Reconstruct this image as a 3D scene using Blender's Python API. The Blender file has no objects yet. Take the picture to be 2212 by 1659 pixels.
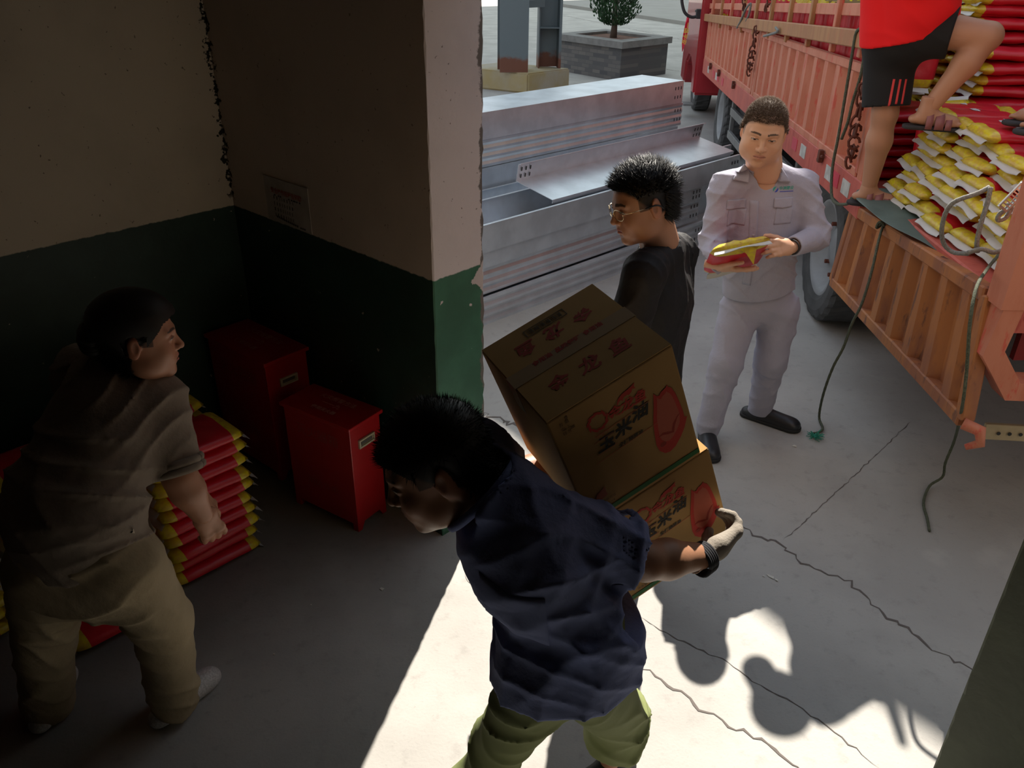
import bpy, bmesh, math, random
import numpy as np
from mathutils import Vector, Matrix, Euler
from mathutils.bvhtree import BVHTree
random.seed(7)
S = bpy.context.scene
COL = S.collection
# ------------------------------------------------------------------ camera
F_PX, CAM_H = 1750.0, 2.3
_d = np.array([1062 - 1106.0, -(4070 - 829.5), -F_PX]); _d /= np.linalg.norm(_d)
_up = -_d
_fw = np.array([0, 0, -1.0]); _fw = _fw - _up * _fw.dot(_up); _fw /= np.linalg.norm(_fw)
RM = np.array([np.cross(_fw, _up), _fw, _up])          # world = RM @ camera
camd = bpy.data.cameras.new('camera'); cam = bpy.data.objects.new('camera', camd); COL.objects.link(cam)
camd.sensor_fit = 'HORIZONTAL'; camd.sensor_width = 36; camd.lens = F_PX / 2212 * 36
camd.clip_start = 0.05; camd.clip_end = 300
cam.matrix_world = Matrix.Translation((0, 0, CAM_H)) @ Matrix(RM.tolist()).to_4x4()
S.camera = cam
def ray(u, v): return RM @ np.array([u - 1106.0, 829.5 - v, -F_PX])
def atz(u, v, z=0.0):
    r = ray(u, v); t = (z - CAM_H) / r[2]; return np.array([0, 0, CAM_H]) + t * r
def aty(u, v, y):
    r = ray(u, v); t = y / r[1]; return np.array([0, 0, CAM_H]) + t * r
# ------------------------------------------------------------------ light
SUN_AZ, SUN_EL = math.radians(76.0), math.radians(48.5)   # where the sun stands
w = bpy.data.worlds.new('sky'); S.world = w; w.use_nodes = True
nt = w.node_tree; bg = nt.nodes['Background']
tc = nt.nodes.new('ShaderNodeTexCoord'); sp = nt.nodes.new('ShaderNodeSeparateXYZ'); cr = nt.nodes.new('ShaderNodeValToRGB')
nt.links.new(tc.outputs['Generated'], sp.inputs[0]); nt.links.new(sp.outputs['Z'], cr.inputs[0]); nt.links.new(cr.outputs[0], bg.inputs[0])
cr.color_ramp.elements[0].color = (0.86, 0.84, 0.80, 1); cr.color_ramp.elements[1].color = (0.62, 0.74, 0.92, 1)
cr.color_ramp.elements[0].position = 0.0; cr.color_ramp.elements[1].position = 0.8
bg.inputs[1].default_value = 1.0
sd = bpy.data.lights.new('sun', 'SUN'); so = bpy.data.objects.new('sun', sd); COL.objects.link(so)
sd.energy = 10.5; sd.angle = math.radians(0.5); sd.color = (1.0, 0.93, 0.82)
_sv = Vector((math.cos(SUN_AZ) * math.cos(SUN_EL), math.sin(SUN_AZ) * math.cos(SUN_EL), math.sin(SUN_EL)))
so.rotation_euler = _sv.to_track_quat('Z', 'Y').to_euler(); so.location = (3, 10, 15)
S.view_settings.view_transform = 'Standard'; S.view_settings.look = 'None'
S.view_settings.exposure = 0.0; S.view_settings.gamma = 1; S.view_settings.use_curve_mapping = False
S.cycles.max_bounces = 10; S.cycles.diffuse_bounces = 6; S.cycles.sample_clamp_indirect = 4.0

# ------------------------------------------------------------------ helpers
def tag(o, label=None, cat=None, group=None, kind=None):
    if label: o['label'] = label
    if cat: o['category'] = cat
    if group: o['group'] = group
    if kind: o['kind'] = kind
    return o
def empty(name, loc=(0, 0, 0), rz=0.0, **k):
    o = bpy.data.objects.new(name, None); COL.objects.link(o); o.location = loc; o.rotation_euler = (0, 0, rz)
    o.empty_display_size = 0.1
    return tag(o, **k)
def srgb(*c):
    return tuple(((x / 255) / 12.92 if x / 255 <= 0.04045 else ((x / 255 + 0.055) / 1.055) ** 2.4) for x in c)
class NT:
    def __init__(s, m): s.m = m; s.t = m.node_tree; s.b = s.t.nodes['Principled BSDF']
    def n(s, ty, **k):
        x = s.t.nodes.new('ShaderNode' + ty)
        for a, b in k.items():
            if a.startswith('_'): setattr(x, a[1:], b)
            else: x.inputs[a].default_value = b
        return x
    def l(s, a, b): s.t.links.new(a, b)
    def math(s, op, a, b=None, c=None):
        x = s.t.nodes.new('ShaderNodeMath'); x.operation = op
        for i, v in enumerate((a, b, c)):
            if v is None: continue
            if isinstance(v, (int, float)): x.inputs[i].default_value = v
            else: s.l(v, x.inputs[i])
        return x.outputs[0]
    def mix(s, f, a, b):
        x = s.t.nodes.new('ShaderNodeMix'); x.data_type = 'RGBA'
        for i, v in ((0, f), (6, a), (7, b)):
            if isinstance(v, (int, float)): x.inputs[i].default_value = v
            elif isinstance(v, tuple): x.inputs[i].default_value = v if len(v) == 4 else v + (1,)
            else: s.l(v, x.inputs[i])
        return x.outputs[2]
    def noise(s, scale, detail=4, rough=0.55, dim=None, vec=None):
        x = s.n('TexNoise', Scale=scale, Detail=detail, Roughness=rough)
        v = vec or s.pos(); s.l(v, x.inputs['Vector']); return x.outputs['Fac']
    def pos(s):
        if not hasattr(s, '_p'): s._p = s.n('TexCoord').outputs['Object']
        return s._p
    def step(s, v, e0, e1):
        x = s.t.nodes.new('ShaderNodeMapRange'); x.interpolation_type = 'SMOOTHSTEP'
        s.l(v, x.inputs[0]); x.inputs[1].default_value = e0; x.inputs[2].default_value = e1; return x.outputs[0]
    def bump(s, h, strength=0.3, dist=0.01):
        x = s.n('Bump', Strength=strength, Distance=dist); s.l(h, x.inputs['Height']); s.l(x.outputs[0], s.b.inputs['Normal']); return x
MATS = {}
def mat(name, col, rough=0.6, metal=0.0, var=0.0, vscale=8.0, bump=0.0, bscale=40.0, bdist=0.004, vcol=False, spec=0.5, col2=None, sss=0.0, coat=0.0):
    if name in MATS: return MATS[name]
    m = bpy.data.materials.new(name); m.use_nodes = True; MATS[name] = m; N = NT(m)
    N.b.inputs['Roughness'].default_value = rough; N.b.inputs['Metallic'].default_value = metal
    N.b.inputs['Specular IOR Level'].default_value = spec
    if coat: N.b.inputs['Coat Weight'].default_value = coat
    base = col + (1,)
    if vcol:
        a = N.n('VertexColor', _layer_name='Col'); out = a.outputs[0]
    else:
        out = None
    if var or col2:
        f = N.noise(vscale)
        c2 = col2 or tuple(max(0, x * (1 - var)) for x in col)
        f2 = N.step(f, 0.3, 0.7)
        out = N.mix(f2, out if out is not None else base, (tuple(c2) if not vcol else tuple(c2)))
    if out is not None: N.l(out, N.b.inputs['Base Color'])
    else: N.b.inputs['Base Color'].default_value = base
    if sss: N.b.inputs['Subsurface Weight'].default_value = sss; N.b.inputs['Subsurface Scale'].default_value = 0.01; N.b.inputs['Subsurface Radius'].default_value = (1, .35, .2)
    if bump: N.bump(N.noise(bscale, 6), bump, bdist)
    return m
def wmat(o):
    M = Matrix.LocRotScale(o.location, o.rotation_euler, o.scale)
    return wmat(o.parent) @ o.matrix_parent_inverse @ M if o.parent else M
def obj(name, me, m=None, parent=None, smooth=False, **k):
    if isinstance(me, bmesh.types.BMesh):
        b = me; me = bpy.data.meshes.new(name); b.normal_update(); b.to_mesh(me); b.free()
    o = bpy.data.objects.new(name, me); COL.objects.link(o)
    if m is not None:
        for x in (m if isinstance(m, (list, tuple)) else [m]): me.materials.append(x)
    if parent is not None: o.parent = parent; o.matrix_parent_inverse = wmat(parent).inverted()
    if smooth:
        me.polygons.foreach_set('use_smooth', [True] * len(me.polygons))
    return tag(o, **k)
def pmesh(name, V, Fc, m=None, parent=None, smooth=False, mi=None, **k):
    me = bpy.data.meshes.new(name); me.from_pydata([tuple(map(float, v)) for v in V], [], Fc); me.update()
    o = obj(name, me, m, parent, smooth, **k)
    if mi is not None: me.polygons.foreach_set('material_index', mi)
    return o
def frame(o, x, y, z):
    M = Matrix(((x[0], y[0], z[0], o[0]), (x[1], y[1], z[1], o[1]), (x[2], y[2], z[2], o[2]), (0, 0, 0, 1))); return M
def box(bm, c, s, M=None, bev=0.0, seg=2):
    r = bmesh.ops.create_cube(bm, size=1.0); vs = r['verts']
    for v in vs:
        v.co = Vector((v.co.x * s[0] + c[0], v.co.y * s[1] + c[1], v.co.z * s[2] + c[2]))
    if bev:
        es = list({e for v in vs for e in v.link_edges})
        g = bmesh.ops.bevel(bm, geom=es, offset=bev, segments=seg, affect='EDGES', profile=0.6); vs = list({v for f in g['faces'] for v in f.verts} | {v for v in vs if v.is_valid})
    if M is not None:
        for v in vs: v.co = M @ v.co
    return vs
def tube(bm, pts, r, n=8, cap=True):
    pts = [Vector(p) for p in pts]; rings = []; prev = None
    for i, p in enumerate(pts):
        t = (pts[min(i + 1, len(pts) - 1)] - pts[max(i - 1, 0)]).normalized()
        if prev is None:
            a = t.orthogonal().normalized()
        else:
            a = (prev - t * prev.dot(t)).normalized()
        prev = a; b = t.cross(a); rr = r[i] if isinstance(r, (list, tuple)) else r
        rings.append([bm.verts.new(p + a * math.cos(2 * math.pi * k / n) * rr + b * math.sin(2 * math.pi * k / n) * rr) for k in range(n)])
    for i in range(len(rings) - 1):
        for k in range(n): bm.faces.new((rings[i][k], rings[i][(k + 1) % n], rings[i + 1][(k + 1) % n], rings[i + 1][k]))
    if cap: bm.faces.new(rings[0][::-1]); bm.faces.new(rings[-1])
def spline(pts, n=8):
    P = [Vector(p) for p in pts]; P = [P[0] * 2 - P[1]] + P + [P[-1] * 2 - P[-2]]; out = []
    for i in range(1, len(P) - 2):
        for k in range(n):
            t = k / n; a, b, c, d = P[i - 1:i + 3]
            out.append(0.5 * ((2 * b) + (c - a) * t + (2 * a - 5 * b + 4 * c - d) * t * t + (3 * b - a - 3 * c + d) * t ** 3))
    out.append(P[-2]); return out
def extrude_profile(bm, prof, o, x, y, z, length, closed=True, thick=None):
    """prof: list of (y,z) pairs; extruded along x from point o"""
    o, x, y, z = map(Vector, (o, x, y, z))
    A = [bm.verts.new(o + y * p + z * q) for p, q in prof]; B = [bm.verts.new(o + x * length + y * p + z * q) for p, q in prof]
    n = len(prof)
    for i in range(n if closed else n - 1): bm.faces.new((A[i], A[(i + 1) % n], B[(i + 1) % n], B[i]))
    if closed: bm.faces.new(A[::-1]); bm.faces.new(B)
def strip_profile(pts, t):
    """offset an open 2D polyline into a closed thin outline"""
    n = len(pts); out = []
    for i, p in enumerate(pts):
        a = pts[max(i - 1, 0)]; b = pts[min(i + 1, n - 1)]
        dx, dy = b[0] - a[0], b[1] - a[1]; L = math.hypot(dx, dy) or 1
        out.append((p[0] - dy / L * t, p[1] + dx / L * t))
    return list(pts) + out[::-1]
def text_mesh(s, size=0.1, bold=0.0, thick=0.0):
    cu = bpy.data.curves.new('t', 'FONT'); cu.body = s; cu.size = size; cu.align_x = 'CENTER'; cu.align_y = 'CENTER'; cu.offset = bold; cu.extrude = thick; cu.resolution_u = 3
    o = bpy.data.objects.new('t', cu); COL.objects.link(o); bpy.context.view_layer.update()
    me = bpy.data.meshes.new_from_object(o.evaluated_get(bpy.context.evaluated_depsgraph_get()))
    bpy.data.objects.remove(o); bpy.data.curves.remove(cu); return me
def put_text(name, s, M, size, m, parent, bold=0.0, **k):
    me = text_mesh(s, size, bold); me.transform(M); return obj(name, me, m, parent, **k)
ORD = 'first second third fourth fifth sixth seventh eighth ninth tenth eleventh twelfth thirteenth fourteenth fifteenth sixteenth seventeenth eighteenth nineteenth'.split()
def ordw(n):
    if n < 20: return ORD[n - 1]
    T = ['twenty', 'thirty', 'forty', 'fifty', 'sixty', 'seventy', 'eighty', 'ninety'][n // 10 - 2]
    return (T[:-1] + 'ieth') if n % 10 == 0 else T + '-' + ORD[n % 10 - 1]
def copy_tree(o, parent=None):
    c = o.copy(); COL.objects.link(c)
    if parent is not None: c.parent = parent
    for ch in [x for x in o.children]: copy_tree(ch, c)
    return c
# ------------------------------------------------------------------ the setting
PC = np.array([-0.295, 2.832]); CC = np.array([-1.337, 3.794])         # doorway edge of wall_right, room corner
_u2 = (PC - CC) / np.linalg.norm(PC - CC)                                # along wall_right, towards the doorway
_u1 = np.array([math.cos(math.radians(47.8)), math.sin(math.radians(47.8))])   # outwards
U1 = Vector((_u1[0], _u1[1], 0)); U2 = Vector((_u2[0], _u2[1], 0)); ZZ = Vector((0, 0, 1))
PV = Vector((PC[0], PC[1], 0)); CV = Vector((CC[0], CC[1], 0))
JR = PV + U2 * 2.0                                                       # right door jamb
LINTEL = 2.48; CEIL = 3.6; TH = 0.27; GREEN_Z = 1.2
def floor_mat():
    m = bpy.data.materials.new('worn_concrete'); m.use_nodes = True; N = NT(m)
    a = N.noise(1.3, 5); b = N.noise(14, 6, .65); c = N.noise(90, 3)
    base = N.mix(N.step(a, .35, .65), (0.36, 0.345, 0.325), (0.44, 0.425, 0.40))
    base = N.mix(N.math('MULTIPLY', N.step(b, .52, .75), .5), base, (0.27, 0.255, 0.24))
    base = N.mix(N.math('MULTIPLY', N.step(c, .6, .75), .25), base, (0.22, 0.21, 0.20))
    base = N.mix(N.math('MULTIPLY', N.step(N.noise(3.5, 4), .58, .72), .35), base, (0.50, 0.48, 0.45))
    # trodden-in dirt and painted-in indoor dimness darken the storage corner left of the doorway
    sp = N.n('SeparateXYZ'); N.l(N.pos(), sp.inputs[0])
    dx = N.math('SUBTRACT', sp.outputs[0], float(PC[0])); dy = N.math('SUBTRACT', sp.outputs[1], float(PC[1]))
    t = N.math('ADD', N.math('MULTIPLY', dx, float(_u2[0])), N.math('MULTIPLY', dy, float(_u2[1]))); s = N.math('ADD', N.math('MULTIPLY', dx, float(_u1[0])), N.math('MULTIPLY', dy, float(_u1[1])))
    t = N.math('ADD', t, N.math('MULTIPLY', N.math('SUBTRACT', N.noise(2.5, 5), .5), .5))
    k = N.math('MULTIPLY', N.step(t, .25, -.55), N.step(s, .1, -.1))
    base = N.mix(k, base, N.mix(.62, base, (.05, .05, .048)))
    N.l(base, N.b.inputs['Base Color']); N.b.inputs['Roughness'].default_value = .82; N.b.inputs['Specular IOR Level'].default_value = .25
    h = N.math('ADD', N.math('MULTIPLY', b, .6), N.math('MULTIPLY', c, .4)); N.bump(h, .35, .006)
    return m
def wall_mat(name, upper, lower, edges=(), mould=None):
    """lime-washed above, green gloss dado below, chipped along the given vertical edges"""
    m = bpy.data.materials.new(name); m.use_nodes = True; N = NT(m)
    sp = N.n('SeparateXYZ'); N.l(N.pos(), sp.inputs[0]); z = sp.outputs[2]
    n1 = N.noise(3, 5); n2 = N.noise(30, 5)
    up = N.mix(N.math('MULTIPLY', N.step(n1, .4, .7), .5), upper, tuple(x * .80 for x in upper))
    up = N.mix(N.math('MULTIPLY', N.step(N.noise(55, 2), .70, .76), .8), up, (0.12, .09, .06))
    lw = N.mix(N.math('MULTIPLY', N.step(N.noise(5, 5), .4, .7), .6), lower, tuple(x * 1.6 + .004 for x in lower))
    lw = N.mix(N.step(N.noise(26, 3, .5), .73, .75), lw, tuple(x * .9 for x in upper))
    zz = N.math('ADD', z, N.math('MULTIPLY', N.math('SUBTRACT', n2, .5), .014))
    col = N.mix(N.step(zz, GREEN_Z - .003, GREEN_Z + .003), lw, up)
    for (ex, ey, w0, c) in edges:
        dx = N.math('SUBTRACT', sp.outputs[0], ex); dy = N.math('SUBTRACT', sp.outputs[1], ey)
        d = N.math('SQRT', N.math('ADD', N.math('MULTIPLY', dx, dx), N.math('MULTIPLY', dy, dy)))
        nn = N.noise(22, 5, .7); dd = N.math('ADD', d, N.math('MULTIPLY', N.math('SUBTRACT', nn, .5), w0 * 3.2))
        col = N.mix(N.step(dd, w0 * .15, w0 * -.1), col, c)
    if mould:
        ex, ey = mould; dx = N.math('SUBTRACT', sp.outputs[0], ex); dy = N.math('SUBTRACT', sp.outputs[1], ey)
        d = N.math('SQRT', N.math('ADD', N.math('MULTIPLY', dx, dx), N.math('MULTIPLY', dy, dy)))
        v = N.math('ADD', d, N.math('MULTIPLY', N.math('SUBTRACT', N.noise(38, 3), .5), .16))
        k = N.math('MULTIPLY', N.step(v, .012, .002), N.step(z, 1.22, 1.26)); col = N.mix(k, col, (.012, .012, .008))
    N.l(col, N.b.inputs['Base Color']); r = N.t.nodes.new('ShaderNodeMapRange'); N.l(z, r.inputs[0])
    r.inputs[1].default_value = GREEN_Z - .002; r.inputs[2].default_value = GREEN_Z + .002; r.inputs[3].default_value = .55; r.inputs[4].default_value = .9
    N.l(r.outputs[0], N.b.inputs['Roughness']); N.bump(N.math('ADD', n2, N.math('MULTIPLY', n1, .6)), .25, .006)
    return m
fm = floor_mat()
def quadslab(name, pts, z0, z1, m, bev=0, **k):
    bm = bmesh.new(); A = [bm.verts.new((p[0], p[1], z0)) for p in pts]; B = [bm.verts.new((p[0], p[1], z1)) for p in pts]; n = len(pts)
    for i in range(n): bm.faces.new((A[i], A[(i + 1) % n], B[(i + 1) % n], B[i]))
    bm.faces.new(A[::-1]); bm.faces.new(B); bmesh.ops.recalc_face_normals(bm, faces=bm.faces)
    return obj(name, bm, m, kind='structure', **k)
# one concrete ground inside and out
bm = bmesh.new(); bmesh.ops.create_grid(bm, x_segments=1, y_segments=1, size=1)
for v in bm.verts: v.co = Vector((v.co.x * 90 + 4, v.co.y * 90 + 60, 0))
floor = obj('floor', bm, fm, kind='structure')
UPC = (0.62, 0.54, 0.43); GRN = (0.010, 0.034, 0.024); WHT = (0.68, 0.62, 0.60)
L1 = CV - U1 * 5.2                      # wall_left runs inward from the corner
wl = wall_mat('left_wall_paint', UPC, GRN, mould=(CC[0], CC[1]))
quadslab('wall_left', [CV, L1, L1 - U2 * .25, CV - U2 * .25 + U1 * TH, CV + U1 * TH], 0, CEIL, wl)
# ragged doorway corners: real chipped arrises
def chipped_wall(name, a, b, m, end_at_b=True):
    """wall from a to b (inner face), thickness outwards; the arris at b is knocked about"""
    rng = random.Random(5); bm = bmesh.new(); prev = None; d = (b - a).normalized()
    zs = [0]; 
    while zs[-1] < CEIL: zs.append(min(CEIL, zs[-1] + rng.uniform(.02, .05)))
    rings = []
    for z in zs:
        c1 = rng.uniform(.000, .007); c2 = rng.uniform(.000, .012)
        r = [a, b - d * c1, b + U1 * c1, b + U1 * (TH - c2), b + U1 * TH - d * c2, a + U1 * TH]
        rings.append([bm.verts.new((p.x, p.y, z)) for p in r])
    for i in range(len(rings) - 1):
        for k in range(6): bm.faces.new((rings[i][k], rings[i][(k + 1) % 6], rings[i + 1][(k + 1) % 6], rings[i + 1][k]))
    bm.faces.new(rings[0][::-1]); bm.faces.new(rings[-1]); bmesh.ops.recalc_face_normals(bm, faces=bm.faces)
    return obj(name, bm, m, kind='structure')
OUTP = PV + U1 * TH
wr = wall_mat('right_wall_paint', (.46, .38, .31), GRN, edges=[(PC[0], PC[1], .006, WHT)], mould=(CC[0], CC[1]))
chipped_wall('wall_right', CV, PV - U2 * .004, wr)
# the reveal of the doorway has lighter colours than the wall faces and a raw, broken outer arris
def reveal_mat(name):
    m = wall_mat(name, (.70, .63, .62), (.035, .125, .075), edges=[(PC[0], PC[1], .005, WHT), (JR.x, JR.y, .005, WHT)])
    N = NT(m); N.b = m.node_tree.nodes['Principled BSDF']
    col = N.b.inputs['Base Color'].links[0].from_socket; tcn = [n for n in m.node_tree.nodes if n.type == 'TEX_COORD'][0]; N._p = tcn.outputs['Object']
    sp = N.n('SeparateXYZ'); N.l(N._p, sp.inputs[0])
    s = N.math('ADD', N.math('MULTIPLY', N.math('SUBTRACT', sp.outputs[0], PC[0]), float(_u1[0])), N.math('MULTIPLY', N.math('SUBTRACT', sp.outputs[1], PC[1]), float(_u1[1])))
    nn = N.noise(11, 6, .7); e = N.math('ADD', s, N.math('MULTIPLY', N.math('SUBTRACT', nn, .5), .10))
    col = N.mix(N.step(e, TH - .022, TH - .012), col, (.17, .15, .135))
    pz = N.math('ABSOLUTE', N.math('SUBTRACT', sp.outputs[2], 1.14))          # a patch of flaked plaster below the dado line
    e2 = N.math('ADD', N.math('SUBTRACT', s, N.math('MULTIPLY', pz, .9)), N.math('MULTIPLY', N.math('SUBTRACT', nn, .5), .12))
    col = N.mix(N.step(e2, TH - .065, TH - .058), col, (.60, .53, .51))
    N.l(col, N.b.inputs['Base Color']); return m
rm_ = reveal_mat('doorway_reveal_paint')
pv = bpy.data.objects['wall_right']; pv.data.materials.append(rm_)
for f in pv.data.polygons:
    if f.normal.dot(U2) > .5: f.material_index = 1
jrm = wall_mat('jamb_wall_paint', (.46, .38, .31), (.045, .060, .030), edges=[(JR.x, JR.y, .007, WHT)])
E2 = JR + U2 * 4.0
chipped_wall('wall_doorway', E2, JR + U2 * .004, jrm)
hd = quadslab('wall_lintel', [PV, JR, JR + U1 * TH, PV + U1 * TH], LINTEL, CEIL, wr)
bk0, bk1 = L1, L1 + U2 * (E2 - CV).dot(U2)
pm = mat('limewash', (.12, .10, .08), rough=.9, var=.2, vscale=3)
quadslab('wall_back', [bk0, bk1, bk1 - U1 * .25, bk0 - U1 * .25], 0, CEIL, pm)
quadslab('wall_far', [E2, bk1, bk1 + U2 * .25, E2 + U2 * .25], 0, CEIL, pm)
quadslab('ceiling', [CV - U2 * .25 + U1 * TH, E2 + U2 * .25 + U1 * TH, bk1 + U2 * .25 - U1 * .25, bk0 - U2 * .25 - U1 * .25], CEIL, CEIL + .2, pm)
# cracks and joints in the concrete
ck = mat('crack_dirt', (.13, .11, .10), rough=.95)
def crack(pts, w, seed):
    rng = random.Random(seed); P = []
    for i in range(len(pts) - 1):
        a, b = np.array(pts[i]), np.array(pts[i + 1]); n = max(2, int(np.linalg.norm(b - a) / .025))
        for k in range(n):
            q = a + (b - a) * k / n; P.append(Vector((q[0] + rng.uniform(-1, 1) * w * 1.0, q[1] + rng.uniform(-1, 1) * w * 1.0, .0015)))
    P.append(Vector((pts[-1][0], pts[-1][1], .0015))); bm = bmesh.new(); pr = None
    for i, p in enumerate(P):
        t = (P[min(i + 1, len(P) - 1)] - P[max(i - 1, 0)]).normalized(); s = Vector((-t.y, t.x, 0)); ww = w * rng.uniform(.25, 1.0) * min(1, i / 4, (len(P) - 1 - i) / 4 + .05)
        a, b = bm.verts.new(p + s * ww * .5), bm.verts.new(p - s * ww * .5)
        if pr: bm.faces.new((pr[0], pr[1], b, a))
        pr = (a, b)
    o = obj('crack', bm, ck, floor); o['label'] = 'dark crack in the concrete'; return o
def fz(*uv): return [atz(u, v)[:2] for u, v in uv]
crack(fz((1588, 1128), (1640, 1160), (1680, 1172), (1735, 1215), (1790, 1238), (1835, 1258), (1895, 1318), (1960, 1358), (2010, 1400), (2095, 1446), (2160, 1490)), .014, 1)
crack(fz((1372, 1432), (1400, 1450), (1440, 1478), (1500, 1520), (1560, 1556), (1640, 1600), (1720, 1660), (1760, 1690)), .012, 2)
crack(fz((1380, 1330), (1450, 1375), (1560, 1425), (1640, 1480), (1700, 1512), (1800, 1580), (1900, 1660)), .006, 3)
crack(fz((1970, 908), (1900, 975), (1800, 1070), (1690, 1170)), .005, 4)
crack(fz((1030, 895), (1080, 905), (1140, 930)), .03, 5)
crack(fz((1000, 1240), (1030, 1275), (1065, 1290)), .008, 6)
crack(fz((1515, 95), (1400, 70), (1150, 20)), .03, 7)
crack(fz((1520, 160), (1440, 150), (1300, 130)), .03, 8)
# unseen corrugated translucent canopy, added above the frame to shade the yard
CH = 9.0; _ca = math.radians(-52); CDv = Vector((math.cos(_ca), math.sin(_ca), 0)); CNv = Vector((-CDv.y, CDv.x, 0))
C0 = Vector((.97, 2.42, CH)) + Vector((math.cos(SUN_AZ), math.sin(SUN_AZ), 0)) * (CH / math.tan(SUN_EL))
cm_ = bpy.data.materials.new('added_translucent_sheet'); cm_.use_nodes = True; N = NT(cm_); o_ = N.t.nodes['Material Output']
d_ = N.n('BsdfDiffuse', Color=(.55, .60, .62, 1)); t_ = N.n('BsdfTranslucent', Color=(.62, .74, .80, 1)); mx = N.n('MixShader', Fac=.42); N.l(d_.outputs[0], mx.inputs[1]); N.l(t_.outputs[0], mx.inputs[2]); N.l(mx.outputs[0], o_.inputs[0])
bm = bmesh.new(); V0 = []; nx_ = 120
for i in range(nx_ + 1):
    q = C0 + CDv * (-30 + 50 * i / nx_) + ZZ * (.05 * (i % 2)); V0.append((bm.verts.new(q), bm.verts.new(q + CNv * 34)))
for i in range(nx_): bm.faces.new((V0[i][0], V0[i + 1][0], V0[i + 1][1], V0[i][1]))
obj('ceiling_added_canopy', bm, cm_, kind='structure')
# raised pale pavement far across the yard
pvm = mat('pale_pavement', (.30, .29, .27), rough=.9, var=.1, vscale=1)
b, c = Vector(atz(1262, 22)), Vector(atz(1515, 60)); e = (c - b); L_, R_ = b - e * 5, c + e * 5; f_ = Vector((-e.y, e.x, 0)).normalized() * 60
quadslab('floor_pavement', [L_, R_, R_ + f_, L_ + f_], 0, .12, pvm)
# unseen block added behind the truck to cut skylight reaching the doorway
ybm = mat('added_blocker_render', (.30, .28, .26), rough=.9, var=.2, vscale=.6)
bm = bmesh.new(); box(bm, (11.5, 10.5, 4.2), (7, 31, 8.4)); obj('wall_added_blocker', bm, ybm, kind='structure')
# small litter on the floor
lm = mat('litter_flake', (.6, .58, .52), rough=.8); rng = random.Random(11)
for (u, v, s) in ((826, 1273, .011), (672, 1308, .006), (1665, 1247, .014), (1678, 1254, .008), (1650, 1246, .006), (1717, 965, .012), (592, 1415, .005)):
    p = atz(u, v); bm = bmesh.new(); vs = [bm.verts.new((p[0] + s * math.cos(a + rng.random()) * rng.uniform(.5, 1.3), p[1] + s * math.sin(a) * rng.uniform(.4, 1.2), .003 + rng.random() * .004)) for a in (0, 1.5, 3, 4.6)]
    bm.faces.new(vs); o = obj('paper_scrap', bm, lm); lit = {826: 'left of the carrier near the cabinets', 672: 'furthest left on the shaded floor', 1665: 'in the middle of the scatter by the main crack', 1678: 'at the right of the scatter by the main crack', 1650: 'at the left of the scatter by the main crack', 1717: 'beside the frayed rope tuft', 592: 'on the dark floor in front of the bag stacks'}[u]; md = o.modifiers.new('t', 'SOLIDIFY'); md.thickness = .001
    tag(o, 'tiny pale scrap of litter ' + lit, 'litter', 'scraps of litter on the floor')
# ------------------------------------------------------------------ notice on the wall
def notice():
    n2 = Vector((-_u1[0], -_u1[1], 0))
    c = PV + U2 * (-(.94)) + n2 * .003; c.z = 1.302
    M = frame(c, U2, ZZ, n2) ; M = frame(c, U2, ZZ, n2)
    bm = bmesh.new(); box(bm, (0, 0, 0), (.335, .198, .003), M)
    o = obj('notice_board', bm, mat('dull_paper', (.36, .32, .28), rough=.7, var=.25, vscale=12), label='faded printed notice sheet pasted on the wall just above the green dado', cat='notice')
    red = mat('notice_red_ink', (.30, .05, .03), rough=.8); blk = mat('notice_black_ink', (.02, .015, .015), rough=.8)
    put_text('heading', '安全操作规程告知牌', M @ Matrix.Translation((0, .042, .003)), .026, red, o, .0006)
    rng = random.Random(2); bm = bmesh.new()
    for r in range(4):
        x = -.10
        while x < .05:
            w_ = rng.uniform(.004, .012); box(bm, (x, .012 - .026 * r, .0025), (w_ * .5, .015, .0006), M); x += w_ + .012
    for x in (-.09, -.06, -.045, .02, .04, .055, .065, .08, .10): box(bm, (x, .024, .0025), (.010, .007, .0006), M)
    for k in range(12): box(bm, (-.09 + .014 * k, -.074 - .001 * k, .0025), (.009, .009, .0006), M)
    for k in range(3): box(bm, (.09 + .014 * k, -.088, .0025), (.009, .007, .0006), M)
    obj('ink_rows', bm, blk, o)
notice()
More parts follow.
